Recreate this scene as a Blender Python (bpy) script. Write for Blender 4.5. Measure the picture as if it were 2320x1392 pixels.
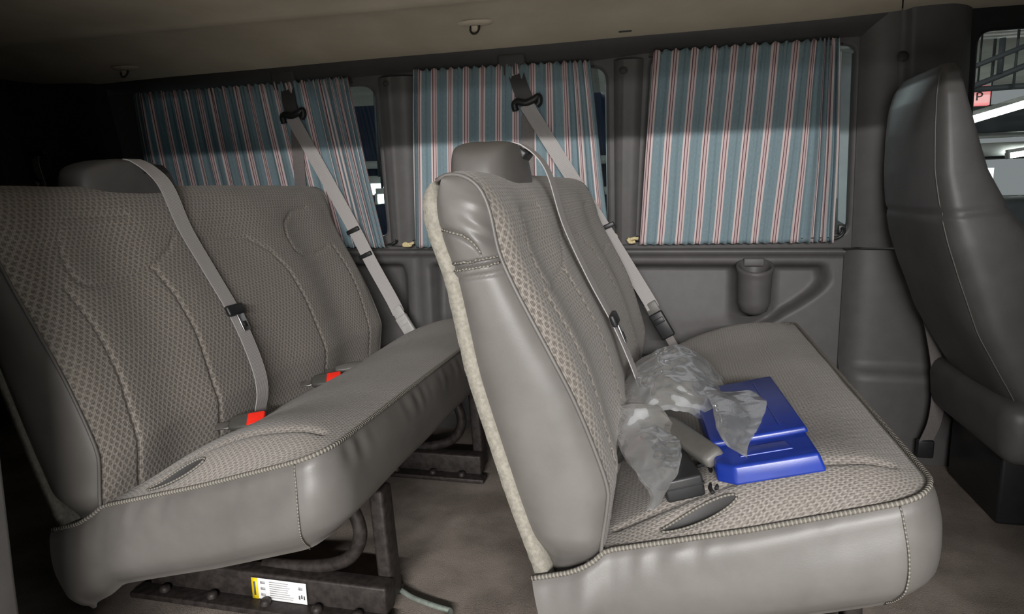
import bpy, bmesh, math, random
from mathutils import Vector, Matrix, noise

for o in list(bpy.data.objects):
    bpy.data.objects.remove(o, do_unlink=True)
scene = bpy.context.scene
COL = scene.collection
PI = math.pi

# ------------------------------------------------------------------ camera
cam_d = bpy.data.cameras.new('camera')
cam = bpy.data.objects.new('camera', cam_d)
COL.objects.link(cam)
cam_d.sensor_width = 36.0
cam_d.lens = 1511.8 / 2320 * 36.0
cam_d.clip_start = 0.02
cam.matrix_world = Matrix(((0.97191, -0.01723, 0.23472, 0.0),
                           (0.23407, 0.17461, -0.95641, 0.0),
                           (-0.02450, 0.98449, 0.17373, 0.94),
                           (0, 0, 0, 1)))
scene.camera = cam

# ------------------------------------------------------------------ world, exposure
world = bpy.data.worlds.new('garage_ambience')
scene.world = world
world.use_nodes = True
bg = world.node_tree.nodes['Background']
bg.inputs[0].default_value = (0.93, 0.97, 1.0, 1)
bg.inputs[1].default_value = 0.30
scene.view_settings.view_transform = 'Standard'
scene.view_settings.look = 'None'
scene.view_settings.exposure = -0.14
scene.view_settings.gamma = 1.0
scene.view_settings.use_curve_mapping = False

# ------------------------------------------------------------------ the garage's strip lamps behind the camera, plus added fill emitters
def strip_lamp(name, x, y, z, length, width, watts, col):
    d = bpy.data.lights.new(name, 'AREA')
    d.shape = 'RECTANGLE'
    d.size = length
    d.size_y = width
    d.energy = watts
    d.color = col
    o = bpy.data.objects.new(name, d)
    COL.objects.link(o)
    o.location = (x, y, z)
    tgt = Vector((0.0, 1.6, 0.6)) - Vector((x if abs(x) < 3 else x * 0.6, y, z))
    o.rotation_euler = tgt.to_track_quat('-Z', 'Y').to_euler()
    return o


strip_lamp('strip_lamp_near', 0.6, -3.3, 1.78, 2.8, 0.10, 50.0, (1.0, 0.975, 0.95))
strip_lamp('strip_lamp_far', 1.0, -12.0, 1.50, 6.0, 0.25, 260.0, (0.96, 0.985, 1.0))
strip_lamp('curtain_backlight', -2.3, 6.2, 2.35, 3.0, 0.15, 75.0, (0.95, 0.985, 1.0))  # unseen light added past the far wall to backlight the rear curtains
dn = strip_lamp('near_lamp_bounce', 0.6, -3.3, 1.80, 2.8, 0.10, 560.0, (1.0, 0.975, 0.95))  # second emitter added at the near lamp, for ground bounce onto the headliner
dn.rotation_euler = (0.35, 0, 0)

# ------------------------------------------------------------------ materials
MATS = {}


class NT:
    def __init__(self, name, rough=0.6, spec=0.4):
        m = bpy.data.materials.new(name)
        m.use_nodes = True
        self.m = m
        self.t = m.node_tree
        self.b = self.t.nodes['Principled BSDF']
        self.b.inputs['Roughness'].default_value = rough
        self.b.inputs['Specular IOR Level'].default_value = spec
        MATS[name] = m

    def n(self, kind, **kw):
        nd = self.t.nodes.new(kind)
        for k, v in kw.items():
            setattr(nd, k, v)
        return nd

    def l(self, a, b):
        self.t.links.new(a, b)

    def sock(self, nd, idx, v):
        if hasattr(v, 'is_linked') or hasattr(v, 'links'):
            self.l(v, nd.inputs[idx])
        else:
            nd.inputs[idx].default_value = v

    def math(self, op, a, b=0.0, c=None):
        nd = self.n('ShaderNodeMath', operation=op)
        self.sock(nd, 0, a)
        self.sock(nd, 1, b)
        if c is not None:
            self.sock(nd, 2, c)
        return nd.outputs[0]

    def mix(self, f, a, b):
        nd = self.n('ShaderNodeMix', data_type='RGBA')
        self.sock(nd, 0, f)
        for i, v in ((6, a), (7, b)):
            if isinstance(v, tuple):
                nd.inputs[i].default_value = (v[0], v[1], v[2], 1)
            else:
                self.l(v, nd.inputs[i])
        return nd.outputs[2]

    def coord(self, which='Object'):
        return self.n('ShaderNodeTexCoord').outputs[which]

    def noise(self, scale, detail=3.0, vec=None, rough=0.55):
        nd = self.n('ShaderNodeTexNoise')
        nd.inputs['Scale'].default_value = scale
        nd.inputs['Detail'].default_value = detail
        nd.inputs['Roughness'].default_value = rough
        self.l(vec if vec is not None else self.coord(), nd.inputs['Vector'])
        return nd.outputs[0]

    def mapping(self, vec, scale):
        nd = self.n('ShaderNodeMapping')
        nd.inputs['Scale'].default_value = scale
        self.l(vec, nd.inputs['Vector'])
        return nd.outputs[0]

    def ramp(self, v, lo, hi):
        nd = self.n('ShaderNodeMapRange', interpolation_type='SMOOTHSTEP')
        self.l(v, nd.inputs[0])
        nd.inputs[1].default_value = lo
        nd.inputs[2].default_value = hi
        return nd.outputs[0]

    def color(self, c):
        if isinstance(c, tuple):
            self.b.inputs['Base Color'].default_value = (c[0], c[1], c[2], 1)
        else:
            self.l(c, self.b.inputs['Base Color'])

    def bump(self, h, strength=0.3, dist=0.002):
        nd = self.n('ShaderNodeBump')
        nd.inputs['Strength'].default_value = strength
        nd.inputs['Distance'].default_value = dist
        self.l(h, nd.inputs['Height'])
        self.l(nd.outputs[0], self.b.inputs['Normal'])


def simple(name, c, rough=0.5, var=0.12, scale=30.0, bump=0.0, bscale=300.0, spec=0.4, metal=0.0, bdist=0.001):
    k = NT(name, rough, spec)
    f = k.noise(scale, 3)
    k.color(k.mix(k.ramp(f, 0.3, 0.7), tuple(x * (1 - var) for x in c), tuple(min(1, x * (1 + var)) for x in c)))
    k.b.inputs['Metallic'].default_value = metal
    if bump:
        k.bump(k.noise(bscale, 2), bump, bdist)
    return k.m


def make_fabric(name, pu, pv, dark, light, contrast, weave=900.0):
    """woven upholstery: staggered rice-grain figure over a fine rib"""
    k = NT(name, 0.93, 0.15)
    uv = k.coord('UV')
    sep = k.n('ShaderNodeSeparateXYZ')
    wob = k.n('ShaderNodeVectorMath', operation='ADD')
    nz = k.n('ShaderNodeTexNoise')
    nz.inputs['Scale'].default_value = 28.0
    k.l(uv, nz.inputs['Vector'])
    sc = k.n('ShaderNodeVectorMath', operation='SCALE')
    k.l(nz.outputs[1], sc.inputs[0])
    sc.inputs['Scale'].default_value = 0.004
    k.l(uv, wob.inputs[0])
    k.l(sc.outputs[0], wob.inputs[1])
    k.l(wob.outputs[0], sep.inputs[0])
    u, v = sep.outputs[0], sep.outputs[1]
    skew = k.math('ADD', u, k.math('MULTIPLY', v, 0.10))
    pa = k.math('ADD', k.math('DIVIDE', skew, pu), k.math('DIVIDE', v, pv))
    pb = k.math('SUBTRACT', k.math('DIVIDE', skew, pu), k.math('DIVIDE', v, pv))
    a = k.math('ABSOLUTE', k.math('SINE', k.math('MULTIPLY', pa, PI)))
    b = k.math('ABSOLUTE', k.math('SINE', k.math('MULTIPLY', pb, PI)))
    f0 = k.math('MULTIPLY', a, b)
    f = k.math('SUBTRACT', 0.62, k.math('MULTIPLY', k.ramp(f0, 0.10, 0.75), 1.25))
    fine = k.math('SINE', k.math('MULTIPLY', u, weave * 2))
    fine2 = k.math('SINE', k.math('MULTIPLY', v, weave))
    fw = k.math('MULTIPLY', k.math('ADD', fine, fine2), 0.16)
    n1 = k.math('MULTIPLY', k.math('SUBTRACT', k.noise(260.0, 3, uv), 0.5), 1.1)
    tot = k.math('ADD', k.math('ADD', k.math('MULTIPLY', f, contrast), fw), n1)
    fac = k.ramp(tot, -0.8, 0.8)
    c = k.mix(fac, dark, light)
    soil = k.ramp(k.noise(3.5, 4), 0.3, 0.75)
    c2 = k.mix(k.math('MULTIPLY', soil, 0.25), c, (0.13, 0.118, 0.10))
    k.color(c2)
    k.b.inputs['Sheen Weight'].default_value = 0.15
    k.bump(tot, 0.55, 0.0016)
    return k.m


make_fabric('fabric_grain', 0.0150, 0.0210, (0.118, 0.103, 0.091), (0.335, 0.303, 0.272), 0.55)
make_fabric('fabric_seat', 0.0080, 0.0150, (0.130, 0.115, 0.103), (0.330, 0.302, 0.275), 0.40)

k = NT('vinyl_warm', 0.42, 0.42)
k.color(k.mix(k.ramp(k.noise(9, 4), 0.3, 0.7), (0.102, 0.0945, 0.0875), (0.126, 0.117, 0.109)))
k.bump(k.noise(420, 3), 0.14, 0.0008)
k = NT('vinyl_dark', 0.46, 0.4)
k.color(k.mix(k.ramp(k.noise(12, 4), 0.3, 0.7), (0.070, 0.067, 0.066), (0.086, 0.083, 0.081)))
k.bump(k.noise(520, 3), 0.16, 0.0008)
k = NT('felt', 0.95, 0.1)
k.color(k.mix(k.ramp(k.noise(160, 4), 0.3, 0.7), (0.205, 0.192, 0.163), (0.28, 0.262, 0.225)))
k.bump(k.noise(500, 3), 0.5, 0.002)
k = NT('headliner', 0.95, 0.1)
k.color(k.mix(k.ramp(k.noise(5, 4), 0.3, 0.75), (0.50, 0.435, 0.34), (0.58, 0.51, 0.41)))
k.bump(k.noise(600, 2), 0.25, 0.001)
k = NT('carpet', 0.97, 0.1)
big = k.ramp(k.noise(4.5, 5), 0.35, 0.68)
fib = k.ramp(k.noise(420, 4), 0.25, 0.75)
k.color(k.mix(k.math('MULTIPLY', fib, 0.6), k.mix(big, (0.125, 0.102, 0.087), (0.31, 0.265, 0.230)), (0.32, 0.28, 0.245)))
k.bump(k.noise(420, 4), 0.8, 0.004)

simple('trim_plastic', (0.082, 0.078, 0.077), 0.52, 0.06, 20, 0.12, 700)
simple('header_plastic', (0.050, 0.048, 0.048), 0.6, 0.06, 20, 0.1, 700)
simple('rear_plastic', (0.030, 0.034, 0.034), 0.7, 0.15, 14, 0.1, 500)
simple('black_plastic', (0.016, 0.016, 0.017), 0.42, 0.1, 40, 0.05, 500)
simple('black_rubber', (0.010, 0.010, 0.011), 0.7, 0.1, 40)
simple('frame_metal', (0.032, 0.026, 0.024), 0.55, 0.35, 60, 0.3, 120, metal=0.3)
simple('rod_metal', (0.23, 0.26, 0.23), 0.5, 0.2, 60, metal=0.4)
simple('steel', (0.62, 0.62, 0.63), 0.28, 0.05, 60, metal=1.0)
simple('grey_plastic', (0.115, 0.110, 0.102), 0.45, 0.06, 60, 0.08, 600)
simple('buckle_plastic', (0.060, 0.058, 0.052), 0.42, 0.06, 60)
simple('silver_plastic', (0.40, 0.39, 0.38), 0.4, 0.06, 60)
simple('red_plastic', (0.80, 0.028, 0.015), 0.32, 0.05, 80)
simple('blue_plastic', (0.008, 0.028, 0.235), 0.30, 0.10, 25, 0.06, 400, spec=0.5)
simple('gold_cord', (0.55, 0.46, 0.26), 0.6, 0.2, 200)
simple('paint_white', (0.60, 0.64, 0.64), 0.35, 0.05, 20)
simple('lit_reveal', (0.25, 0.31, 0.32), 0.35, 0.05, 20)
simple('floor_paint', (0.50, 0.50, 0.47), 0.7, 0.1, 2)
simple('ceiling_paint', (0.72, 0.70, 0.62), 0.8, 0.1, 2)
simple('concrete', (0.30, 0.30, 0.28), 0.9, 0.15, 3)
simple('dark_steel', (0.05, 0.055, 0.06), 0.6, 0.15, 5)
simple('light_steel', (0.55, 0.56, 0.54), 0.6, 0.15, 5)
simple('yellow_print', (0.80, 0.58, 0.01), 0.45, 0.04, 60)
simple('dark_print', (0.10, 0.10, 0.10), 0.5, 0.04, 60)
simple('grey_print', (0.36, 0.36, 0.37), 0.5, 0.04, 60)
simple('label_paper', (0.74, 0.74, 0.74), 0.4, 0.03, 60)
simple('thread', (0.30, 0.28, 0.25), 0.8, 0.1, 200)

# webbing: grey strap with lengthwise ribs (UV.x runs across the strap, 0..1)
k = NT('webbing', 0.55, 0.35)
sep = k.n('ShaderNodeSeparateXYZ')
k.l(k.coord('UV'), sep.inputs[0])
rib = k.math('SINE', k.math('MULTIPLY', sep.outputs[0], 2 * PI * 11))
k.color(k.mix(k.ramp(rib, -1, 1), (0.30, 0.280, 0.274), (0.39, 0.368, 0.36)))
k.bump(rib, 0.35, 0.0008)
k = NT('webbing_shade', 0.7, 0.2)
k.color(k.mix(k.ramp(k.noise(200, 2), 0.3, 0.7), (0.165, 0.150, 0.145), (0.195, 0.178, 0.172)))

# piping with small stitches along UV.y (metres)
k = NT('piping', 0.6, 0.3)
sep = k.n('ShaderNodeSeparateXYZ')
k.l(k.coord('UV'), sep.inputs[0])
st = k.math('SINE', k.math('MULTIPLY', sep.outputs[1], 2 * PI / 0.0065))
k.color(k.mix(k.ramp(st, -0.2, 0.5), (0.125, 0.115, 0.10), (0.235, 0.218, 0.19)))
k.bump(st, 0.5, 0.002)

# curtain cloth: UV.x in metres of cloth width
k = NT('curtain', 0.85, 0.15)
sep = k.n('ShaderNodeSeparateXYZ')
k.l(k.coord('UV'), sep.inputs[0])
u = sep.outputs[0]
PER = 0.066
ph = k.math('FRACT', k.math('DIVIDE', u, PER))


def band(c, w, soft=0.012):
    d = k.math('ABSOLUTE', k.math('SUBTRACT', ph, c))
    nd = k.n('ShaderNodeMapRange', interpolation_type='SMOOTHSTEP')
    k.l(d, nd.inputs[0])
    nd.inputs[1].default_value = w + soft
    nd.inputs[2].default_value = w - soft
    return nd.outputs[0]


blue = k.mix(k.ramp(k.noise(90, 3, k.mapping(k.coord('UV'), (6, 0.6, 1))), 0.3, 0.7), (0.245, 0.335, 0.375), (0.305, 0.400, 0.440))
pink = k.mix(band(0.5, 0.19), blue, (0.80, 0.69, 0.68))
whites = k.mix(band(0.5, 0.035), pink, (0.74, 0.58, 0.58))
l1 = k.mix(band(0.43, 0.020, 0.010), whites, (0.17, 0.05, 0.07))
l2 = k.mix(band(0.57, 0.020, 0.010), l1, (0.17, 0.05, 0.07))
l5 = k.mix(k.math('MULTIPLY', band(0.06, 0.03, 0.02), 0.35), l2, (0.20, 0.30, 0.35))
k.color(l5)
k.bump(k.noise(500, 2, k.coord('UV')), 0.15, 0.001)
tr = k.n('ShaderNodeBsdfTranslucent')
k.l(l5, tr.inputs[0])
mx = k.n('ShaderNodeMixShader')
mx.inputs[0].default_value = 0.36
k.l(k.b.outputs[0], mx.inputs[1])
k.l(tr.outputs[0], mx.inputs[2])
k.l(mx.outputs[0], k.t.nodes['Material Output'].inputs[0])


def clear_mat(name, tint, gloss_rough, fac_lo, fac_hi, haze=None):
    k = NT(name)
    t = k.t
    t.nodes.remove(k.b)
    tp = k.n('ShaderNodeBsdfTransparent')
    tp.inputs[0].default_value = (*tint, 1)
    gl = k.n('ShaderNodeBsdfGlossy')
    gl.inputs['Roughness'].default_value = gloss_rough
    lw = k.n('ShaderNodeLayerWeight')
    lw.inputs[0].default_value = 0.35
    mr = k.n('ShaderNodeMapRange')
    k.l(lw.outputs['Fresnel'], mr.inputs[0])
    mr.inputs[3].default_value = fac_lo
    mr.inputs[4].default_value = fac_hi
    mx = k.n('ShaderNodeMixShader')
    k.l(mr.outputs[0], mx.inputs[0])
    first = tp.outputs[0]
    if haze:
        df = k.n('ShaderNodeBsdfDiffuse')
        df.inputs[0].default_value = (*haze[0], 1)
        tl = k.n('ShaderNodeBsdfTranslucent')
        tl.inputs[0].default_value = (*haze[0], 1)
        ad = k.n('ShaderNodeMixShader')
        k.l(df.outputs[0], ad.inputs[1])
        k.l(tl.outputs[0], ad.inputs[2])
        m2 = k.n('ShaderNodeMixShader')
        nz = k.ramp(k.noise(22, 4), 0.3, 0.75)
        k.l(k.math('MULTIPLY_ADD', nz, haze[2] - haze[1], haze[1]), m2.inputs[0])
        k.l(tp.outputs[0], m2.inputs[1])
        k.l(ad.outputs[0], m2.inputs[2])
        first = m2.outputs[0]
    k.l(first, mx.inputs[1])
    k.l(gl.outputs[0], mx.inputs[2])
    k.l(mx.outputs[0], t.nodes['Material Output'].inputs[0])
    return k.m


clear_mat('glass', (0.82, 0.88, 0.88), 0.02, 0.03, 0.5)
clear_mat('glass_clear', (0.93, 0.96, 0.95), 0.02, 0.02, 0.4)
clear_mat('bag_film', (0.95, 0.96, 0.97), 0.14, 0.06, 0.6, ((0.86, 0.88, 0.90), 0.36, 0.62))


def emit(name, c, s):
    k = NT(name)
    k.b.inputs['Base Color'].default_value = (0.8, 0.8, 0.8, 1)
    k.b.inputs['Emission Color'].default_value = (*c, 1)
    k.b.inputs['Emission Strength'].default_value = s
    return k.m


emit('tube_light', (0.95, 1.0, 0.97), 26.0)
emit('tube_light_far', (0.95, 1.0, 0.99), 9.0)
emit('daylight_opening', (0.92, 1.0, 1.0), 2.2)
emit('sign_red', (1.0, 0.07, 0.09), 0.8)
emit('sign_glow', (1.0, 0.30, 0.30), 0.85)

# ------------------------------------------------------------------ mesh helpers


def link(name, me, mat, parent=None, smooth=True):
    o = bpy.data.objects.new(name, me)
    COL.objects.link(o)
    if mat:
        me.materials.clear()
        me.materials.append(MATS[mat])
    if smooth:
        me.polygons.foreach_set('use_smooth', [True] * len(me.polygons))
    o.parent = parent
    return o


def mesh(name, V, F, mat, parent=None, uv=None, smooth=True):
    me = bpy.data.meshes.new(name)
    me.from_pydata([tuple(v) for v in V], [], F)
    if uv:
        ul = me.uv_layers.new(name='UVMap')
        for lp in me.loops:
            ul.data[lp.index].uv = uv[lp.vertex_index]
    me.update()
    return link(name, me, mat, parent, smooth)


def grid(name, nu, nv, fn, mat, parent=None, uvf=None, flip=False, closed_u=False):
    V, UV, F = [], [], []
    for j in range(nv):
        for i in range(nu):
            a = i / (nu if closed_u else nu - 1)
            b = j / (nv - 1)
            V.append(fn(a, b))
            if uvf:
                UV.append(uvf(a, b))
    lim = nu if closed_u else nu - 1
    for j in range(nv - 1):
        for i in range(lim):
            i2 = (i + 1) % nu
            q = (j * nu + i, j * nu + i2, (j + 1) * nu + i2, (j + 1) * nu + i)
            F.append(q[::-1] if flip else q)
    return mesh(name, V, F, mat, parent, UV if uvf else None)


def tube_data(pts, r, seg=8, closed=False):
    pts = [Vector(p) for p in pts]
    n = len(pts)
    V, F, UV = [], [], []
    up = None
    L = 0.0
    for i, p in enumerate(pts):
        a = pts[max(i - 1, 0)]
        b = pts[min(i + 1, n - 1)]
        t = (b - a).normalized()
        if up is None:
            up = Vector((0, 0, 1)) if abs(t.z) < 0.9 else Vector((1, 0, 0))
        s = t.cross(up).normalized()
        up = s.cross(t).normalized()
        if i:
            L += (p - pts[i - 1]).length
        rr = r[i] if isinstance(r, (list, tuple)) else r
        for q in range(seg):
            an = 2 * PI * q / seg
            V.append(p + (s * math.cos(an) + up * math.sin(an)) * rr)
            UV.append((q / seg, L))
    for i in range(n - 1):
        for q in range(seg):
            q2 = (q + 1) % seg
            F.append((i * seg + q, i * seg + q2, (i + 1) * seg + q2, (i + 1) * seg + q))
    F.append(tuple(range(seg))[::-1])
    F.append(tuple((n - 1) * seg + q for q in range(seg)))
    return V, F, UV


def tube(name, pts, r, mat, parent=None, seg=8):
    V, F, UV = tube_data(pts, r, seg)
    return mesh(name, V, F, mat, parent, UV)


def spline(pts, n=8):
    """Catmull-Rom through points of any dimension"""
    out = []
    P = [Vector(p) for p in pts]
    for i in range(len(P) - 1):
        p0 = P[i - 1] if i else P[0] * 2 - P[1]
        p3 = P[i + 2] if i + 2 < len(P) else P[-1] * 2 - P[-2]
        p1, p2 = P[i], P[i + 1]
        for s in range(n):
            t = s / n
            out.append(0.5 * ((2 * p1) + (p2 - p0) * t + (2 * p0 - 5 * p1 + 4 * p2 - p3) * t * t
                              + (3 * p1 - p0 - 3 * p2 + p3) * t ** 3))
    out.append(P[-1])
    return out


def resample(pts, n):
    P = [Vector(p) for p in pts]
    d = [0.0]
    for a, b in zip(P, P[1:]):
        d.append(d[-1] + (b - a).length)
    out = []
    j = 0
    for i in range(n):
        t = d[-1] * i / (n - 1)
        while j < len(d) - 2 and d[j + 1] < t:
            j += 1
        f = (t - d[j]) / max(d[j + 1] - d[j], 1e-9)
        out.append(P[j].lerp(P[j + 1], f))
    return out


def ribbon(name, pts, width, side, mat, parent=None, thick=0.0022, n=40):
    """strap: width vector list or one vector, swept along pts"""
    P = resample(spline(pts, 8), n)
    V, F, UV = [], [], []
    L = 0
    for i, p in enumerate(P):
        t = (P[min(i + 1, n - 1)] - P[max(i - 1, 0)]).normalized()
        if isinstance(side, list):
            f = i / (n - 1) * (len(side) - 1)
            a = min(int(f), len(side) - 2)
            s = Vector(side[a]).lerp(Vector(side[a + 1]), f - a)
        else:
            s = Vector(side)
        s = (s - t * s.dot(t)).normalized()
        nr = s.cross(t).normalized()
        w = width / 2
        if i:
            L += (p - P[i - 1]).length
        for (a, b, uu) in ((-w, -thick, 0), (w, -thick, 1), (w, thick, 1), (-w, thick, 0)):
            V.append(p + s * a + nr * b * 0.5)
            UV.append((uu, L))
    for i in range(n - 1):
        for q in range(4):
            q2 = (q + 1) % 4
            F.append((i * 4 + q, i * 4 + q2, (i + 1) * 4 + q2, (i + 1) * 4 + q))
    F.append((3, 2, 1, 0))
    F.append(tuple((n - 1) * 4 + q for q in range(4)))
    return mesh(name, V, F, mat, parent, UV, smooth=False)


def rbox(name, c, size, mat, parent=None, r=0.004, seg=3, rot=None, taper=None, smooth=True):
    """bevelled block centred at c; taper = (sx, sy) scale of the +z end"""
    bm = bmesh.new()
    bmesh.ops.create_cube(bm, size=1.0)
    for v in bm.verts:
        if taper and v.co.z > 0:
            v.co.x *= taper[0]
            v.co.y *= taper[1]
        v.co = Vector((v.co.x * size[0], v.co.y * size[1], v.co.z * size[2]))
    if r:
        bmesh.ops.bevel(bm, geom=bm.edges[:], offset=min(r, min(size) * 0.49), segments=seg, affect='EDGES', profile=0.5)
    M = Matrix.Translation(Vector(c))
    if rot is not None:
        M = M @ (rot.to_4x4() if hasattr(rot, 'to_4x4') else rot)
    bmesh.ops.transform(bm, matrix=M, verts=bm.verts)
    me = bpy.data.meshes.new(name)
    bm.to_mesh(me)
    bm.free()
    o = link(name, me, mat, parent, smooth)
    if smooth and r:
        me.set_sharp_from_angle(angle=math.radians(50))
    return o


def eul(x=0, y=0, z=0):
    return (Matrix.Rotation(math.radians(z), 3, 'Z') @ Matrix.Rotation(math.radians(y), 3, 'Y')
            @ Matrix.Rotation(math.radians(x), 3, 'X'))


def frame_to(xdir, up):
    """rotation whose x axis runs along xdir and z axis lies near up"""
    x = Vector(xdir).normalized()
    z = Vector(up)
    z = (z - x * z.dot(x)).normalized()
    y = z.cross(x)
    return Matrix((x, y, z)).transposed()


def lathe(name, prof, c, mat, parent=None, seg=28, arc=(0, 2 * PI)):
    full = abs(arc[1] - arc[0] - 2 * PI) < 1e-6
    n = seg if full else seg + 1
    V, F = [], []
    for (r, z) in prof:
        for i in range(n):
            a = arc[0] + (arc[1] - arc[0]) * i / seg
            V.append((c[0] + r * math.cos(a), c[1] + r * math.sin(a), c[2] + z))
    for j in range(len(prof) - 1):
        for i in range(n if full else n - 1):
            i2 = (i + 1) % n
            F.append((j * n + i, j * n + i2, (j + 1) * n + i2, (j + 1) * n + i))
    return mesh(name, V, F, mat, parent)


def rounded(pts, r, seg=6):
    """round the corners of a closed 2D polygon; r scalar or per-corner list"""
    out = []
    n = len(pts)
    for i in range(n):
        p = Vector(pts[i])
        a = Vector(pts[i - 1]) - p
        b = Vector(pts[(i + 1) % n]) - p
        rr = r[i] if isinstance(r, (list, tuple)) else r
        rr = min(rr, a.length * 0.49, b.length * 0.49)
        if rr <= 1e-5:
            out.append(p)
            continue
        p0 = p + a.normalized() * rr
        p1 = p + b.normalized() * rr
        for s in range(seg + 1):
            t = s / seg
            out.append(p0 * (1 - t) ** 2 + p * 2 * t * (1 - t) + p1 * t * t)
    return out


def plate(name, outer, holes, thick, mat, M, parent=None, bevel=0.0):
    """filled 2D outline with holes, extruded by thick both ways, placed by matrix M"""
    cu = bpy.data.curves.new(name + '_outline', 'CURVE')
    cu.dimensions = '2D'
    cu.fill_mode = 'BOTH'
    cu.extrude = thick / 2
    cu.bevel_depth = bevel
    cu.bevel_resolution = 2
    for loop in [outer] + holes:
        sp = cu.splines.new('POLY')
        sp.points.add(len(loop) - 1)
        for q, p in zip(sp.points, loop):
            q.co = (p[0], p[1], 0, 1)
        sp.use_cyclic_u = True
    tmp = bpy.data.objects.new(name + '_tmp', cu)
    COL.objects.link(tmp)
    dg = bpy.context.evaluated_depsgraph_get()
    me = bpy.data.meshes.new_from_object(tmp.evaluated_get(dg))
    bpy.data.objects.remove(tmp, do_unlink=True)
    bpy.data.curves.remove(cu)
    me.name = name
    me.transform(M)
    o = link(name, me, mat, parent, smooth=bool(bevel))
    if bevel:
        me.set_sharp_from_angle(angle=math.radians(40))
    return o


def empty(name, loc=(0, 0, 0), rz=0.0):
    o = bpy.data.objects.new(name, None)
    o.empty_display_size = 0.05
    COL.objects.link(o)
    o.location = loc
    o.rotation_euler = (0, 0, rz)
    return o


def tag(o, label, cat, group=None):
    o['label'] = label
    o['category'] = cat
    if group:
        o['group'] = group
    return o


def structure(o, label=None):
    o['kind'] = 'structure'
    if label:
        o['label'] = label
    return o


def copy_tree(o, parent=None):
    c = o.copy()
    COL.objects.link(c)
    c.parent = parent
    for ch in list(o.children):
        copy_tree(ch, c)
    return c


def lerp(a, b, t):
    return a + (b - a) * t


def sstep(a, b, x):
    t = max(0.0, min(1.0, (x - a) / (b - a)))
    return t * t * (3 - 2 * t)


def interp(x, xs, ys):
    if x <= xs[0]:
        return ys[0]
    for i in range(len(xs) - 1):
        if x <= xs[i + 1]:
            return lerp(ys[i], ys[i + 1], (x - xs[i]) / (xs[i + 1] - xs[i]))
    return ys[-1]


def segdist(px, py, line):
    best = 9
    for (ax, ay), (bx, by) in zip(line, line[1:]):
        dx, dy = bx - ax, by - ay
        t = max(0, min(1, ((px - ax) * dx + (py - ay) * dy) / (dx * dx + dy * dy + 1e-12)))
        d = math.hypot(px - ax - t * dx, py - ay - t * dy)
        if d < best:
            best = d
    return best


# ------------------------------------------------------------------ the van shell
WB = 0.72            # belt height; the window wall leans inward above it


def wall_y(z):
    return 2.45 - 0.17 * (z - WB) if z > WB else 2.45


# matrix for drawing on the leaning window wall: (x, z) -> world
lean = Vector((0, -0.17, 1.0))
ln = lean.length


def wall_matrix(off=0.0):
    zaxis = Vector((0, -1.0, -0.17)).normalized()    # towards the cabin
    yaxis = lean.normalized()
    M = Matrix.Identity(4)
    M.col[0] = (1, 0, 0, 0)
    M.col[1] = (*yaxis, 0)
    M.col[2] = (*(Vector((1, 0, 0)).cross(yaxis)), 0)
    o = Vector((0, 2.45, WB)) + zaxis * off
    M.col[3] = (*o, 1)
    return M


def wz(z):
    return (z - WB) * ln


# floor
fl = grid('floor', 60, 40, lambda a, b: (lerp(-3.0, 2.4, a), lerp(0.55, 2.55, b),
          0.004 * noise.noise(Vector((a * 30, b * 14, 0))) + (0.02 * sstep(0.93, 1.0, b))), 'carpet')
structure(fl)
rb = rbox('floor', (-0.3, 1.6, -0.05), (5.4, 2.1, 0.08), 'dark_steel', None, 0.0)
rb.name = 'floor_pan'
rb.parent = fl

# lower side wall with armrest recesses and ledge


def recess(x, z, x0, x1, tail):
    # depth mask of a recess with flat top and a right end that sweeps down
    top = sstep(0.668, 0.640, z)
    left = sstep(x0, x0 + 0.03, x)
    xr = x1 - tail * sstep(0.62, 0.36, z) * 0.26 - 0.012 * sstep(0.60, 0.66, z)
    right = sstep(xr + 0.012, xr - 0.028, x)
    low = sstep(0.24, 0.30, z)
    return top * left * right * low


def low_wall(a, b):
    x = lerp(-3.0, 0.562, a)
    z = lerp(0.0, WB, b)
    y = 2.45
    d = max(recess(x, z, -0.93, 0.512, 1.0), recess(x, z, -2.3, -1.03, 0.0))
    y += (0.045 + 0.05 * max(0.0, z - 0.45)) * d
    y -= 0.016 * sstep(0.690, 0.700, z) * sstep(0.722, 0.712, z)
    y -= 0.02 * sstep(0.25, 0.0, z)
    for gx in (-0.98,):
        y += 0.006 * sstep(0.006, 0.0, abs(x - gx))
    # soft forward bulge round the cup holder
    y -= 0.03 * d * sstep(0.085, 0.04, abs(x - 0.272)) * sstep(0.42, 0.52, z)
    return (x, y, z)


wl = structure(grid('wall_left', 260, 90, low_wall, 'trim_plastic', None))
# window sill between lower wall and window wall
structure(mesh('trim_1', [(-3.0, 2.436, 0.716), (0.56, 2.436, 0.716), (0.56, 2.49, 0.727), (-3.0, 2.49, 0.727)], [(0, 1, 2, 3)], 'trim_plastic'))

# leaning window wall with three window holes
WIN = {
    1: ([(-2.175, 0.755), (-1.085, 0.755), (-1.062, 1.335), (-2.075, 1.350)], [0.05, 0.05, 0.07, 0.10]),
    2: ([(-0.965, 0.755), (-0.222, 0.755), (-0.222, 1.345), (-0.925, 1.350)], [0.05, 0.05, 0.06, 0.03]),
    3: ([(-0.130, 0.755), (0.575, 0.755), (0.538, 1.362), (-0.095, 1.362)], [0.03, 0.05, 0.04, 0.04]),
}
holes = []
for n, (pts, rr) in WIN.items():
    holes.append(rounded([(x, wz(z)) for x, z in pts], rr, 7))
outer = [(-3.0, wz(0.722)), (0.60, wz(0.722)), (0.60, wz(1.46)), (-3.0, wz(1.46))]
ww = plate('wall_left_upper', outer, holes, 0.022, 'trim_plastic', wall_matrix(-0.02), None, bevel=0.012)
structure(ww)
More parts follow.
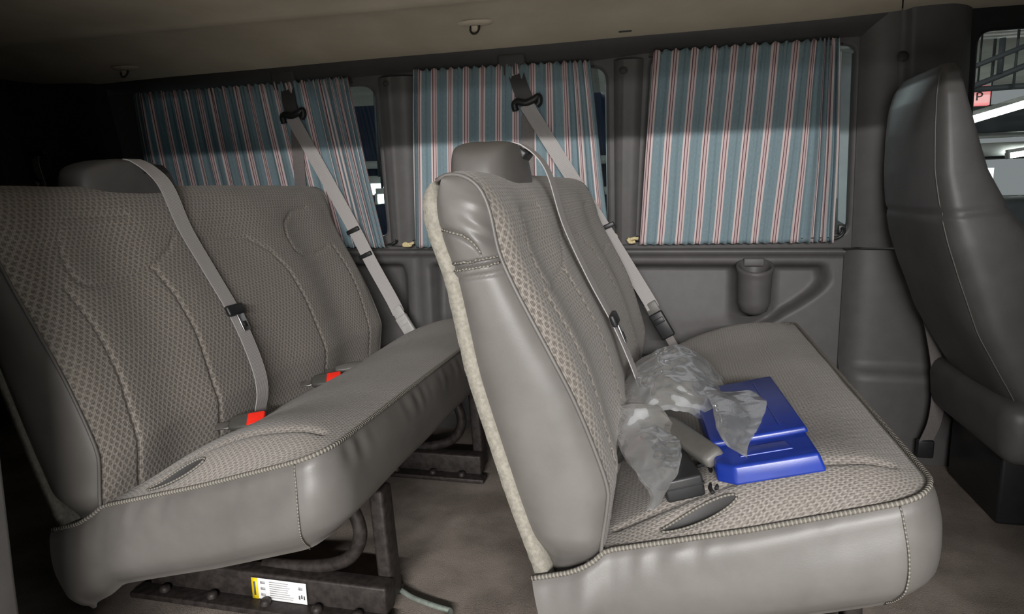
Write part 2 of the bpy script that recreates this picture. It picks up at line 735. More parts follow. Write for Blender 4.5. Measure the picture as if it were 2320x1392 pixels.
# rubber gasket and glass for each window
for n, (pts, rr) in WIN.items():
    big = rounded([(x + (-0.03 if i in (0, 3) else 0.03), wz(z) + (-0.03 if i < 2 else 0.03)) for i, (x, z) in enumerate(pts)], [q + 0.02 for q in rr], 7)
    small = rounded([(x + (0.004 if i in (0, 3) else -0.004), wz(z) + (0.004 if i < 2 else -0.004)) for i, (x, z) in enumerate(pts)], rr, 7)
    w = structure(plate('window_%d' % n, big, [], 0.004, 'glass', wall_matrix(-0.062)))
    plate('gasket', big, [small], 0.024, 'black_rubber', wall_matrix(-0.046), w, bevel=0.002)
    # pale flange at the front edge; the reveal's light is put into its colour
    xe0, ze0 = pts[1]
    xe1, ze1 = pts[2]
    fw = {1: 0.008, 2: 0.012, 3: 0.034}[n]
    flange = [(xe0 - fw - 0.004, wz(ze0 + 0.05)), (xe0 - 0.004, wz(ze0 + 0.03)), (xe1 - 0.004, wz(ze1 - 0.04)), (xe1 - fw - 0.004, wz(ze1 - 0.03))]
    plate('flange', flange, [], 0.008, 'lit_reveal', wall_matrix(-0.036), w, bevel=0.002)

# dark header rail above the windows, under the headliner
hd = []
for i in range(61):
    x = lerp(-2.6, 0.66, i / 60)
    hd.append(x)


def header(a, b):
    x = lerp(-2.35, 0.70, a)
    zt = interp(x, [-2.35, -2.0, 0.45, 0.70], [1.386, 1.392, 1.418, 1.428])
    z0 = interp(x, [-2.35, -1.15, -0.9, -0.28, -0.07, 0.70], [1.350, 1.354, 1.360, 1.354, 1.368, 1.372])
    an = b * PI / 2
    z = lerp(z0, zt + 0.02, b)
    return (x, wall_y(z) - 0.012 - 0.03 * math.sin(b * PI * 0.62), z)


structure(grid('trim_2', 60, 10, header, 'header_plastic'))

# pillar covers: rounded mouldings between the windows
def pillar(name, xb0, xb1, xt0, xt1, z0, z1, depth, mat, n=18, edge=0.35):
    def f(a, b):
        z = lerp(z0, z1, b)
        x = lerp(lerp(xb0, xt0, b), lerp(xb1, xt1, b), a)
        s = 1 - abs(2 * a - 1) ** 3.5
        s += 0.10 * math.exp(-((a - edge) / 0.06) ** 2)
        return (x, wall_y(z) - 0.010 - depth * s, z)
    return structure(grid(name, n * 2, 14, f, mat))


pillar('trim_3', -1.078, -0.968, -1.050, -0.918, 0.735, 1.345, 0.022, 'trim_plastic')
pillar('trim_4', -0.208, -0.135, -0.205, -0.108, 0.735, 1.35, 0.018, 'trim_plastic')


# B pillar: upper cover and lower cover, bulging into the cabin
def bpillar_up(a, b):
    z = lerp(0.722, 1.435, b)
    x = lerp(lerp(0.578, 0.535, b), lerp(0.90, 0.83, b), a)
    s = 1 - abs(2 * a - 1) ** 4
    rid = 0.018 * sstep(0.36, 0.44, a)
    return (x, wall_y(z) - 0.010 - 0.035 * s - rid * s, z)


structure(grid('trim_5', 40, 20, bpillar_up, 'trim_plastic'))


def bpillar_low(a, b):
    z = lerp(0.0, 0.716, b)
    x = lerp(0.556, 0.95, a)
    s = 1 - abs(2 * a - 1) ** 6
    y = 2.45 - 0.012 - 0.050 * s - 0.03 * sstep(0.335, 0.29, z)
    return (x, y, z)


structure(grid('trim_6', 40, 40, bpillar_low, 'trim_plastic'))

# driver door with its window hole
dM = wall_matrix(-0.035)
door_hole = rounded([(0.905, wz(0.74)), (1.95, wz(0.74)), (1.80, wz(1.372)), (0.852, wz(1.372))], [0.05, 0.08, 0.10, 0.05], 7)
dr = plate('door_1', [(0.78, wz(0.05)), (2.3, wz(0.05)), (2.3, wz(1.50)), (0.78, wz(1.50))], [door_hole], 0.05, 'black_plastic', dM, None, bevel=0.01)
structure(dr)
w4 = structure(plate('window_4', rounded([(0.88, wz(0.71)), (1.98, wz(0.71)), (1.83, wz(1.40)), (0.83, wz(1.40))], 0.06, 6), [], 0.004, 'glass_clear', wall_matrix(-0.075)))
w4.parent = None


# headliner: gently arched, coved into the side header
def liner(x0, x1):
    def f(a, b):
        y = lerp(0.66, 2.372, b)
        sk = -0.28 * (2.372 - y) + 0.075
        x = lerp(x0 + (sk if -2 < x0 < 2 else 0), x1 + (sk if -2 < x1 < 2 else 0), a)
        zc = 1.475
        edge = interp(x, [-3.0, -2.3, -1.9, 0.45, 0.75, 2.4], [1.375, 1.380, 1.388, 1.414, 1.424, 1.43])
        t = (y - 1.52) / 0.86
        z = zc - 0.03 * t * t
        cove = sstep(1.95, 2.372, y) ** 1.6
        cove2 = sstep(0.95, 0.66, y) ** 1.6
        z = lerp(z, edge, cove)
        z = lerp(z, 1.35, cove2)
        z -= 0.010 * math.exp(-((y - 1.90) / 0.035) ** 2)
        z += 0.005 * noise.noise(Vector((x * 1.3, y * 2.0, 3.0)))
        return (x, y, z)
    return f


cl = structure(grid('ceiling', 80, 70, liner(-3.0, 0.584), 'headliner'))
hp = grid('headliner_panel', 40, 60, liner(0.588, 2.4), 'headliner', cl)
_g = liner(0.57, 0.60)
grid('seam_backing', 3, 60, lambda a, b: (_g(a, b)[0], _g(a, b)[1], _g(a, b)[2] + 0.006), 'black_rubber', cl)
rbox('roof_skin', (-0.3, 1.5, 1.535), (5.4, 2.1, 0.06), 'paint_white', cl, 0.0)


# rear corner: dark curved quarter panel meeting the rear end
def rear_corner(a, b):
    z = lerp(0.0, 1.50, b)
    pts = [(-2.205, 2.450), (-2.26, 2.42), (-2.45, 2.395), (-2.62, 2.34), (-2.72, 2.22), (-2.76, 2.05), (-2.78, 1.6), (-2.78, 0.70)]
    n = len(pts) - 1
    f = a * n
    i = min(int(f), n - 1)
    p = Vector(pts[i]).lerp(Vector(pts[i + 1]), f - i)
    off = max(0, z - 0.72) * 0.17
    return (p.x + off * 0.5 * sstep(0.3, 0.6, a), p.y - 0.03 - off * (1 - sstep(0.4, 0.8, a)), z)


structure(grid('wall_rear', 60, 30, rear_corner, 'rear_plastic'))
structure(rbox('wall_front', (2.38, 1.55, 0.45), (0.05, 2.0, 1.1), 'rear_plastic', None, 0.0))

# outer skin behind the trim so that no light leaks through the joints
structure(rbox('wall_left_skin', (-0.3, 2.545, 0.33), (5.4, 0.03, 0.80), 'dark_steel', None, 0.0))
structure(mesh('trim_7', [(0.55, 2.40, 0.717), (0.96, 2.40, 0.717), (0.96, 2.54, 0.722), (0.55, 2.54, 0.722)], [(0, 1, 2, 3)], 'header_plastic'))
structure(rbox('wall_front_upper', (2.38, 1.55, 1.44), (0.05, 2.0, 0.14), 'rear_plastic', None, 0.0))

# near side: rear quarter, door header, front door (camera looks in through the open side door)
QM = Matrix(((1, 0, 0, 0), (0, 0, 1, 0.70), (0, 1, 0, 0), (0, 0, 0, 1)))
nw = structure(plate('wall_right', [(-3.0, -0.05), (-1.03, -0.05), (-1.012, 0.36), (-1.00, 0.55), (-0.99, 0.75), (-1.02, 1.32), (0.66, 1.32), (0.70, -0.05), (2.4, -0.05), (2.4, 1.54), (-3.0, 1.54)],
               [], 0.09, 'trim_plastic', QM, None, bevel=0.008))

# ------------------------------------------------------------------ bench seats
BW = 1.30
FRONT = [(-0.112, 0.300), (-0.108, 0.360), (-0.100, 0.420), (-0.100, 0.459), (-0.125, 0.533), (-0.155, 0.605), (-0.189, 0.672),
         (-0.222, 0.735), (-0.250, 0.790), (-0.272, 0.843), (-0.285, 0.906), (-0.300, 0.942), (-0.323, 0.961), (-0.350, 0.966), (-0.372, 0.957)]
REAR = [(-0.372, 0.957), (-0.388, 0.946), (-0.396, 0.920), (-0.392, 0.879), (-0.376, 0.83), (-0.364, 0.792), (-0.350, 0.72), (-0.335, 0.644),
        (-0.311, 0.560), (-0.290, 0.49), (-0.269, 0.421), (-0.247, 0.357), (-0.225, 0.294), (-0.205, 0.225), (-0.190, 0.150)]
FR = [Vector(p) for p in spline([(p[0], p[1], 0) for p in FRONT], 6)]
RR = [Vector(p) for p in spline([(p[0], p[1], 0) for p in REAR], 6)]


def front_x(z):
    for a, b in zip(FR, FR[1:]):
        if a.y <= z <= b.y:
            return lerp(a.x, b.x, (z - a.y) / max(b.y - a.y, 1e-6))
    return FR[0].x if z < FR[0].y else -0.34


# seam lines stitched into the backrest, as (across, height) in metres
SEAMS = [
    [(0.085, 0.755), (0.100, 0.68), (0.105, 0.57), (0.095, 0.45), (0.095, 0.33)],
    [(0.32, 0.900), (0.20, 0.903), (0.15, 0.895), (0.125, 0.86), (0.112, 0.80), (0.118, 0.765), (0.15, 0.750), (0.25, 0.757), (0.34, 0.772), (0.41, 0.805), (0.445, 0.835)],
    [(0.335, 0.770), (0.355, 0.70), (0.36, 0.61), (0.352, 0.48), (0.36, 0.36)],
    [(0.50, 0.824), (0.62, 0.828), (0.74, 0.812), (0.81, 0.765), (0.848, 0.70), (0.862, 0.609), (0.873, 0.476), (0.875, 0.36)],
    [(1.12, 0.892), (1.02, 0.880), (0.955, 0.845), (0.935, 0.80), (0.940, 0.755), (0.98, 0.735), (1.06, 0.733), (1.15, 0.748)],
    [(1.18, 0.75), (1.195, 0.68), (1.20, 0.57), (1.195, 0.45), (1.20, 0.33)],
]


def zc_of_seam():
    return SEAMS


def seam_z(x):
    return interp(x, [-0.24, -0.215, -0.160, -0.125, -0.104, 0.124, 0.309, 0.40], [0.282, 0.287, 0.303, 0.322, 0.341, 0.402, 0.459, 0.489])


def corner_in(y, r=0.07):
    d = min(y, BW - y)
    if d >= r:
        return 0.0
    return r - math.sqrt(max(0.0, r * r - (r - d) ** 2))


XF = 0.388


def seat_top(x, y):
    """height of the cushion cover at local x, y"""
    xf = XF - 0.8 * corner_in(y)
    d = min(y, BW - y)
    e = 1 - (1 - min(max(d, 0) / 0.13, 1)) ** 2.4
    ef = 1 - (1 - min(max(xf - x, 0) / 0.10, 1)) ** 2.2
    crown = 0.058 * math.sin(PI * max(0, min(1, (x + 0.125) / 0.56))) ** 1.25 + 0.010 * sstep(-0.1, 0.1, x)
    crown *= 1.0 - 0.28 * sstep(0.10, 0.35, d)
    z = seam_z(x) + crown * min(e, 1) * ef
    return z


def build_bench(loc):
    root = empty('bench_seat', loc)
    # --- backrest fabric cover
    nv, nu = 170, 330
    prof = resample([(p.x, p.y, 0) for p in FR], nv)
    norms = []
    for i in range(nv):
        t = (prof[min(i + 1, nv - 1)] - prof[max(i - 1, 0)]).normalized()
        norms.append(Vector((t.y, -t.x, 0)))
    plen = sum((a - b).length for a, b in zip(prof, prof[1:]))

    def back(a, b):
        j = min(int(round(b * (nv - 1))), nv - 1)
        p, nn = prof[j], norms[j]
        y = a * BW
        d = min(y, BW - y)
        e = 1 - (1 - min(d / 0.055, 1)) ** 2.2
        topf = sstep(0.955, 0.86, p.y)
        bulge = (0.006 + 0.016 * topf * sstep(0.46, 0.68, p.y)) * e
        # dished seating places between softer bolsters
        bulge -= 0.012 * topf * (math.sin(PI * min(1, max(0, (y - 0.1) / 0.27))) ** 2 + math.sin(PI * min(1, max(0, (y - 0.40) / 0.46))) ** 2 + math.sin(PI * min(1, max(0, (y - 0.90) / 0.30))) ** 2)
        if p.x > -0.335 and p.y < 0.93:
            for s in SEAMS:
                dd = segdist(y, p.y, s)
                if dd < 0.02:
                    bulge -= 0.0050 * math.exp(-(dd / 0.0055) ** 2)
        bulge += 0.0025 * noise.noise(Vector((y * 7, p.y * 7, 1.5)))
        return (p.x + nn.x * bulge, y, p.y + nn.y * bulge)
    grid('backrest_cover', nu, nv, back, 'fabric_grain', root, lambda a, b: (a * BW, b * plen))

    # --- rear felt panel: a slab that shows its edge beside the side panel
    rp = resample([(p.x, p.y, 0) for p in RR], 70)
    V, F = [], []
    for i, p in enumerate(rp):
        t = (rp[min(i + 1, 69)] - rp[max(i - 1, 0)]).normalized()
        nn = Vector((-t.y, t.x, 0))
        th = 0.024 * sstep(0.0, 0.06, i / 69) + 0.002
        for kk in range(24):
            y = lerp(-0.004, BW + 0.004, kk / 23)
            w = 0.0010 * noise.noise(Vector((i * 0.9, kk * 2.0, 4)))
            V.append((p.x + w, y + (w if kk in (0, 23) else 0), p.y))
        for kk in range(24):
            y = lerp(-0.004, BW + 0.004, kk / 23)
            V.append((p.x + abs(nn.x) * th, y, p.y - 0.3 * nn.y * th))
    for i in range(69):
        for kk in range(23):
            o = i * 48 + kk
            F.append((o, o + 48, o + 49, o + 1))
            F.append((o + 24, o + 25, o + 73, o + 72))
        F.append((i * 48, i * 48 + 24, i * 48 + 72, i * 48 + 48))
        F.append((i * 48 + 23, i * 48 + 71, i * 48 + 95, i * 48 + 47))
    F.append(tuple(69 * 48 + q for q in range(24)) + tuple(69 * 48 + 24 + q for q in range(23, -1, -1)))
    mesh('rear_panel', V, F, 'felt', root)

    # --- vinyl side panels of the backrest
    fl_ = resample([(p.x, p.y, 0) for p in FR if p.x > -0.36], 220)
    rl_ = resample([(p.x + 0.022, p.y, 0) for p in RR if 0.27 < p.y < 0.95][::-1], 220)

    def side(sign, y0):
        def f(a, b):
            j = min(int(round(b * 219)), 219)
            r_, f_ = rl_[j], fl_[j]
            p = r_.lerp(f_, a)
            w = (f_ - r_).length
            s = max(0, 1 - abs(2 * a - 1) ** 3.0)
            top = sstep(0.965, 0.90, p.y)
            out = 0.020 * s * (0.3 + 0.7 * top)
            zl = 0.8185 + 0.022 * a * 0.6            # stitched cross seam
            dd = abs(p.y - zl)
            out -= 0.008 * math.exp(-(dd / 0.0035) ** 2) * (1 if w > 0.02 else 0)
            out += 0.004 * math.exp(-((p.y - zl + 0.010) / 0.006) ** 2)
            out -= 0.004 * math.exp(-((p.y - zl + 0.020) / 0.003) ** 2)
            out -= 0.035 * sstep(0.37, 0.29, p.y)
            if p.y > zl:
                out += 0.006 * s * sstep(zl, zl + 0.03, p.y)
                arc = zl + 0.058 * math.sqrt(max(0, 1 - (a / 0.72) ** 2)) if a < 0.72 else -1
                if arc > 0:
                    out -= 0.007 * math.exp(-((p.y - arc) / 0.005) ** 2)
                # gathers beside the piping
                out += 0.0042 * sstep(0.40, 0.95, a) * noise.noise(Vector((p.y * 62 + a * 3.0, a * 1.5, 7))) * 1.4 * sstep(0.83, 0.86, p.y) * sstep(0.95, 0.91, p.y)
            out += 0.004 * noise.noise(Vector((p.x * 9, p.y * 5, 2.0 + y0)))
            return (p.x, y0 + sign * out, p.y)
        return f
    sp_ = grid('side_panel', 44, 220, side(-1, 0.0), 'vinyl_warm', root)
    fs = side(-1, 0.0)

    def on_side(a, z):
        best = min(range(60, 220), key=lambda q: abs(rl_[q].lerp(fl_[q], a).y - z))
        p = Vector(fs(a, best / 219))
        return Vector((p.x, -abs(p.y) - 0.0035 if p.y < 0 else p.y - 0.004, p.z))
    for dz in (0.004, -0.006):
        tube('stitch_line', [on_side(lerp(0.03, 0.97, q / 20), 0.8185 + 0.0132 * lerp(0.03, 0.97, q / 20) + dz) for q in range(21)], 0.0016, 'piping', sp_, 5)
    tube('stitch_line', [on_side(lerp(0.04, 0.71, q / 16), 0.8185 + 0.0132 * lerp(0.04, 0.71, q / 16) + 0.058 * math.sqrt(max(0, 1 - (lerp(0.04, 0.71, q / 16) / 0.72) ** 2))) for q in range(17)], 0.0016, 'piping', sp_, 5)
    grid('side_panel', 44, 220, side(1, BW), 'vinyl_warm', root, flip=True)
    for yy in (-0.002, BW + 0.002):
        pts = [(p.x, yy, p.y) for p in resample([(q.x, q.y, 0) for q in FR], 80)]
        tube('piping', pts, 0.0036, 'vinyl_warm', root, 6)

    # --- cushion cover
    def top(a, b):
        y = b * BW
        xf = XF - 0.8 * corner_in(y)
        x = lerp(-0.135, xf, a ** 0.92)
        z = seat_top(x, y)
        if a > 0.985:
            z = seam_z(x)
        for ln_ in ([(-0.09, 0.060), (0.05, 0.068), (0.20, 0.080), (0.34, 0.082)], [(-0.09, BW - 0.060), (0.05, BW - 0.068), (0.20, BW - 0.080), (0.34, BW - 0.082)]):
            dd = segdist(x, y, ln_)
            z -= 0.007 * math.exp(-(dd / 0.007) ** 2)
        pk = ((x - 0.035) / 0.055) ** 2 + ((y - 0.030 - 0.10 * (x - 0.035)) / 0.012) ** 2     # worn dimple near the aisle edge
        z -= 0.012 * math.exp(-pk * 1.4)
        z += 0.003 * noise.noise(Vector((x * 8, y * 6, 7)))
        return (x, y, z)
    grid('cushion_cover', 110, 240, top, 'fabric_seat', root, lambda a, b: (b * BW, a * 0.52), flip=True)

    def slot(a, b):
        an = a * 2 * PI
        x = 0.035 + 0.058 * b * math.cos(an)
        y = 0.030 + 0.013 * b * math.sin(an) + 0.18 * (x - 0.035)
        zz = top((x + 0.135) / (XF + 0.135), y / BW)[2]
        x2 = lerp(-0.135, XF - 0.8 * corner_in(y), max(0.0, (x + 0.135) / (XF + 0.135)) ** 0.92)
        return (x2, y, zz + 0.0035 - 0.0015 * (1 - b ** 4))
    sl_ = grid('belt_slot_insert', 30, 7, slot, 'header_plastic', root, closed_u=True)
    tube('slot_rim', [slot(q / 40, 1.0) for q in range(41)], 0.0022, 'piping', sl_, 5)

    # --- vinyl skirt round the cushion
    loop = []
    for i in range(60):
        x = lerp(-0.226, XF - 0.8 * 0.07, i / 59)
        loop.append((x, 0.0))
    m = 90
    for i in range(m):
        tt = i / (m - 1)
        y = BW * (0.5 - 0.5 * math.cos(PI * tt)) if False else BW * tt
        # denser near the corners
        y = BW * (tt + 0.12 * math.sin(2 * PI * tt) * -0.9)
        y = min(max(y, 0.0), BW)
        loop.append((XF - 0.8 * corner_in(y), y))
    for i in range(60):
        x = lerp(XF - 0.8 * 0.07, -0.226, i / 59)
        loop.append((x, BW))
    L2 = []
    for p in loop:
        if not L2 or (Vector(p) - Vector(L2[-1])).length > 1e-4:
            L2.append(p)
    LL = resample([(p[0], p[1], 0) for p in L2], 330)
    nrm = []
    for i in range(330):
        t = (LL[min(i + 1, 329)] - LL[max(i - 1, 0)]).normalized()
        nrm.append(Vector((t.y, -t.x, 0)))
    # smooth normals
    for _ in range(6):
        nrm = [(nrm[max(i - 1, 0)] + nrm[i] + nrm[min(i + 1, 329)]).normalized() for i in range(330)]
    H = 0.182

    def skirt(a, b):
        i = min(int(round(a * 329)), 329)
        p, nn = LL[i], nrm[i]
        rnd = 0.024 * math.sin(PI * min(1, b * 1.05)) ** 0.65 - 0.045 * max(0, b - 0.72) ** 1.3 * 3
        puck = 0.0016 * math.sin(i * 0.85 + 3 * noise.noise(Vector((i * 0.08, 0, 0)))) * sstep(0.0, 0.06, b) * sstep(0.38, 0.08, b) * max(0, noise.noise(Vector((i * 0.05, 5, 1))) + 0.25) * 1.6
        wob = 0.006 * noise.noise(Vector((p.x * 4, p.y * 4, b * 2.5)))
        z = seam_z(p.x) - H * b
        o = rnd + puck + wob * sstep(0, 0.2, b) + 0.014 * sstep(-0.09, -0.14, p.x)
        return (p.x + nn.x * o + 0.05 * b * sstep(-0.15, -0.23, p.x), p.y + nn.y * o, z)
    grid('skirt', 330, 22, skirt, 'vinyl_warm', root, flip=True)
    # welt along the top of the skirt
    tube('piping', [(p.x + n_.x * (0.001 + 0.014 * sstep(-0.09, -0.14, p.x)), p.y + n_.y * (0.001 + 0.014 * sstep(-0.09, -0.14, p.x)), seam_z(p.x) + 0.002) for p, n_ in zip(LL, nrm)][::2], 0.0045, 'piping', root, 6)
    # upright corner seams
    for yy, sg in ((0.0, 1), (BW, -1)):
        ii = min(range(330), key=lambda q: abs(LL[q].y - yy) + abs(LL[q].x - 0.328))
        pts = [Vector(skirt(ii / 329, b / 21)) + nrm[ii] * 0.0008 + Vector((0.010 * math.sin(PI * b / 21 * 0.9), 0, 0)) for b in range(22)]
        tube('seam', pts, 0.0016, 'piping', root, 5)
    # underside pan
    V = [(p.x - n_.x * 0.03, p.y - n_.y * 0.03, seam_z(p.x) - H + 0.012) for p, n_ in zip(LL, nrm)][::6]
    mesh('underside', V, [tuple(range(len(V)))[::-1]], 'vinyl_dark', root, smooth=False)

    # --- shoulder belt tower on top of the backrest
    def tower(a, b):
        an = a * 2 * PI
        ca, sa = math.cos(an), math.sin(an)
        ex = 0.55
        sx = math.copysign(abs(ca) ** ex, ca)
        sy = math.copysign(abs(sa) ** ex, sa)
        if b < 0.75:
            h = b / 0.75
            sc = 1 - 0.12 * h ** 2
            z = 0.93 + 0.098 * (1 - (1 - h) ** 1.6)
        else:
            h = (b - 0.75) / 0.25
            sc = 0.88 * math.cos(h * PI / 2) ** 0.7 if h < 1 else 0.0
            z = 1.028 + 0.010 * math.sin(h * PI / 2)
        yy = 0.335 + 0.158 * sy * sc * (1.0 if sy > 0 else 1.0)
        zz = z - 0.030 * (abs(yy - 0.335) / 0.16) ** 2.2
        return (-0.362 + 0.062 * sx * sc - 0.10 * (z - 0.95), yy, zz)
    tw = grid('belt_tower', 48, 22, tower, 'vinyl_warm', root, closed_u=True)
    rbox('belt_slot', (-0.312, 0.385, 1.012), (0.02, 0.075, 0.020), 'black_plastic', tw, 0.004, rot=eul(0, 40, 0))

    # --- metal understructure: floor rails, posts, bent tubes, cross beams
    for yo in (0.27, 1.02):
        fr = rbox('floor_rail', (0.07, yo - 0.02, 0.045), (0.62, 0.05, 0.070), 'frame_metal', root, 0.006)
        rbox('rail_flange', (0.07, yo - 0.065, 0.012), (0.66, 0.05, 0.014), 'frame_metal', fr, 0.003)
        for bx in (-0.18, -0.05, 0.09, 0.22, 0.32):
            lathe('bolt', [(0.0, 0.014), (0.010, 0.013), (0.013, 0.007), (0.013, 0.0)], (bx, yo - 0.065, 0.018), 'frame_metal', fr, 8)
        rbox('leg', (0.352, yo + 0.03, 0.150), (0.035, 0.055, 0.27), 'frame_metal', root, 0.008, rot=eul(0, -3, 0))
        rbox('leg', (-0.16, yo + 0.03, 0.075), (0.05, 0.05, 0.13), 'frame_metal', root, 0.008, rot=eul(0, -12, 0))
        tube('bent_tube', spline([(0.05, yo, 0.075), (0.18, yo, 0.085), (0.27, yo, 0.115), (0.305, yo, 0.175), (0.290, yo, 0.24), (0.25, yo, 0.29)], 6), 0.016, 'frame_metal', root, 10)
    for bx, bz in ((0.30, 0.285), (-0.12, 0.15)):
        rbox('cross_beam', (bx, 0.65, bz), (0.035, 1.1, 0.03), 'frame_metal', root, 0.006)

    def pan(a, b):
        x = lerp(-0.16, 0.30, a)
        y = lerp(0.10, 1.20, b)
        return (x, y, seam_z(x) - H - 0.045 * math.sin(PI * a) ** 0.7 * math.sin(PI * b) ** 0.3 + 0.015)
    grid('spring_pan', 20, 20, pan, 'carpet', root)
    return root


bench = build_bench((0, 1.03, 0))
rear = copy_tree(bench)
rear.location = (-0.985, 1.005, 0)
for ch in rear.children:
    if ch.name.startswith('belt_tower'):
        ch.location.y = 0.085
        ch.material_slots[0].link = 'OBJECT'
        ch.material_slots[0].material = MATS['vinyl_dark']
tag(bench, 'grey fabric and vinyl bench seat with a blue case and plastic bag on it', 'bench seat', 'bench seats')
tag(rear, 'grey fabric and vinyl bench seat behind, empty but for red-buttoned belt buckles', 'bench seat', 'bench seats')

# warning label stuck on the floor rail of the rear bench
wl_ = rbox('warning_label', (0.118, 0.220, 0.046), (0.140, 0.0016, 0.052), 'label_paper', rear, 0.0006, 2)
rbox('label_stripe', (0.056, 0.2188, 0.046), (0.016, 0.001, 0.052), 'yellow_print', wl_, 0.0)
rbox('stripe_print', (0.056, 0.2181, 0.046), (0.005, 0.0006, 0.034), 'dark_print', wl_, 0.0)
rnd = random.Random(4)
for i in range(8):
    w = rnd.uniform(0.045, 0.062)
    rbox('print_line', (0.094 + w / 2, 0.2190, 0.0655 - i * 0.0055), (w, 0.0006, 0.0016), 'grey_print', wl_, 0.0)
for i in range(3):
    rbox('print_mark', (0.077, 0.2190, 0.062 - i * 0.015), (0.012, 0.0006, 0.006), 'grey_print', wl_, 0.0)
for i in range(3):
    rbox('print_mark', (0.170 + i * 0.006, 0.2190, 0.036 + (i % 2) * 0.002), (0.0035, 0.0006, 0.009), 'dark_print', wl_, 0.0)
rbox('print_mark', (0.174, 0.2190, 0.058), (0.010, 0.0006, 0.007), 'grey_print', wl_, 0.0)

# ------------------------------------------------------------------ driver seat
ds = empty('vinyl_car_seat', (0.9, 2.05, 0.0))
tag(ds, 'dark grey vinyl high-backed driver seat beside the front door window', 'car seat')
DZ = [0.30, 0.41, 0.56, 0.70, 0.78, 0.85, 0.96, 1.06, 1.14, 1.19, 1.215, 1.222]
DXR = [0.860, 0.800, 0.712, 0.655, 0.630, 0.615, 0.603, 0.600, 0.603, 0.612, 0.624, 0.640]
DXF = [1.06, 1.03, 0.980, 0.912, 0.856, 0.795, 0.734, 0.698, 0.673, 0.664, 0.656, 0.645]
DHW = [0.245, 0.255, 0.262, 0.264, 0.262, 0.255, 0.236, 0.226, 0.215, 0.195, 0.160, 0.10]


def smooth_interp(z, xs, ys):
    return interp(z, xs, ys)


def dback(a, b):
    z = lerp(DZ[0], DZ[-1], 1 - (1 - b) ** 1.35)
    xr, xf, hw = (interp(z, DZ, q) for q in (DXR, DXF, DHW))
    an = a * 2 * PI
    ca, sa = math.cos(an), math.sin(an)
    ex = 0.42
    sx = math.copysign(abs(ca) ** ex, ca)
    sy = math.copysign(abs(sa) ** ex, sa)
    cx, hx = (xr + xf) / 2, (xf - xr) / 2
    x = cx + hx * sx
    y = hw * sy
    # cross seam under the head section, dropping a little to the rear
    zs = 0.862 + 0.02 * (sx * 0.5)
    g = math.exp(-((z - zs) / 0.006) ** 2)
    x -= 0.006 * g * sx
    y -= 0.006 * g * sy
    x += 0.004 * noise.noise(Vector((x * 8, y * 8, z * 6)))
    return (x - 0.9, y, z)


grid('backrest', 72, 110, dback, 'vinyl_dark', ds, closed_u=True)


def on_back(a, z, out):
    b = 1 - (1 - (z - DZ[0]) / (DZ[-1] - DZ[0])) ** (1 / 1.35)
    p = Vector(dback(a, b))
    c = Vector(((interp(z, DZ, DXR) + interp(z, DZ, DXF)) / 2 - 0.9, 0, z))
    d = (p - c)
    d.z = 0
    return p + d.normalized() * out


for aa in (0.5 + 0.125, 0.5 - 0.125):
    tube('seam', [on_back(aa, lerp(0.33, 1.205, i / 40), 0.0008) for i in range(41)], 0.0015, 'grey_plastic', ds, 5)
rbox('seat_cushion', (0.20, 0, 0.34), (0.62, 0.54, 0.17), 'vinyl_dark', ds, 0.05, 4, rot=eul(0, -6, 0))
rbox('seat_pedestal', (0.20, 0.08, 0.125), (0.46, 0.34, 0.25), 'black_plastic', ds, 0.01)
cap = lathe('recline_cap', [(0.0, 0.012), (0.035, 0.010), (0.045, 0.0)], (0, 0, 0), 'black_plastic', ds, 20)
cap.data.transform(Matrix.Translation((0.03, -0.272, 0.62)) @ Matrix.Rotation(PI / 2, 4, 'X'))

db = empty('slack_belt', (0.80, 2.32, 0.20))
tag(db, 'slack grey belt strap hanging behind the driver seat by the pillar', 'seat belt')
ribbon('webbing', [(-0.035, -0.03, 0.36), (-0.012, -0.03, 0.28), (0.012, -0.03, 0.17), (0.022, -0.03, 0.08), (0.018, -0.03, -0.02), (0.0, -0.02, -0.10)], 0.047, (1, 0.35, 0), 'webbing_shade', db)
rbox('anchor', (0.0, -0.02, -0.12), (0.05, 0.02, 0.06), 'black_plastic', db, 0.006)

# ------------------------------------------------------------------ cup holder on the side wall
ch = structure(empty('trim_8', (0.270, 2.405, 0.502)))
prof = [(0.0, -0.012), (0.020, -0.010), (0.044, 0.004), (0.054, 0.034), (0.057, 0.13), (0.060, 0.145), (0.062, 0.153), (0.062, 0.160), (0.057, 0.163), (0.051, 0.160), (0.048, 0.145), (0.035, 0.05), (0.030, 0.035), (0.0, 0.033)]
cup = lathe('cup_holder', prof, (0, 0, 0), 'trim_plastic', ch, 36)
for v in cup.data.vertices:
    v.co.z += 0.34 * v.co.y * sstep(0.06, 0.14, v.co.z)
rbox('backing_tab', (0, 0.036, 0.168), (0.07, 0.012, 0.03), 'trim_plastic', ch, 0.008, 3)

# ------------------------------------------------------------------ curtains


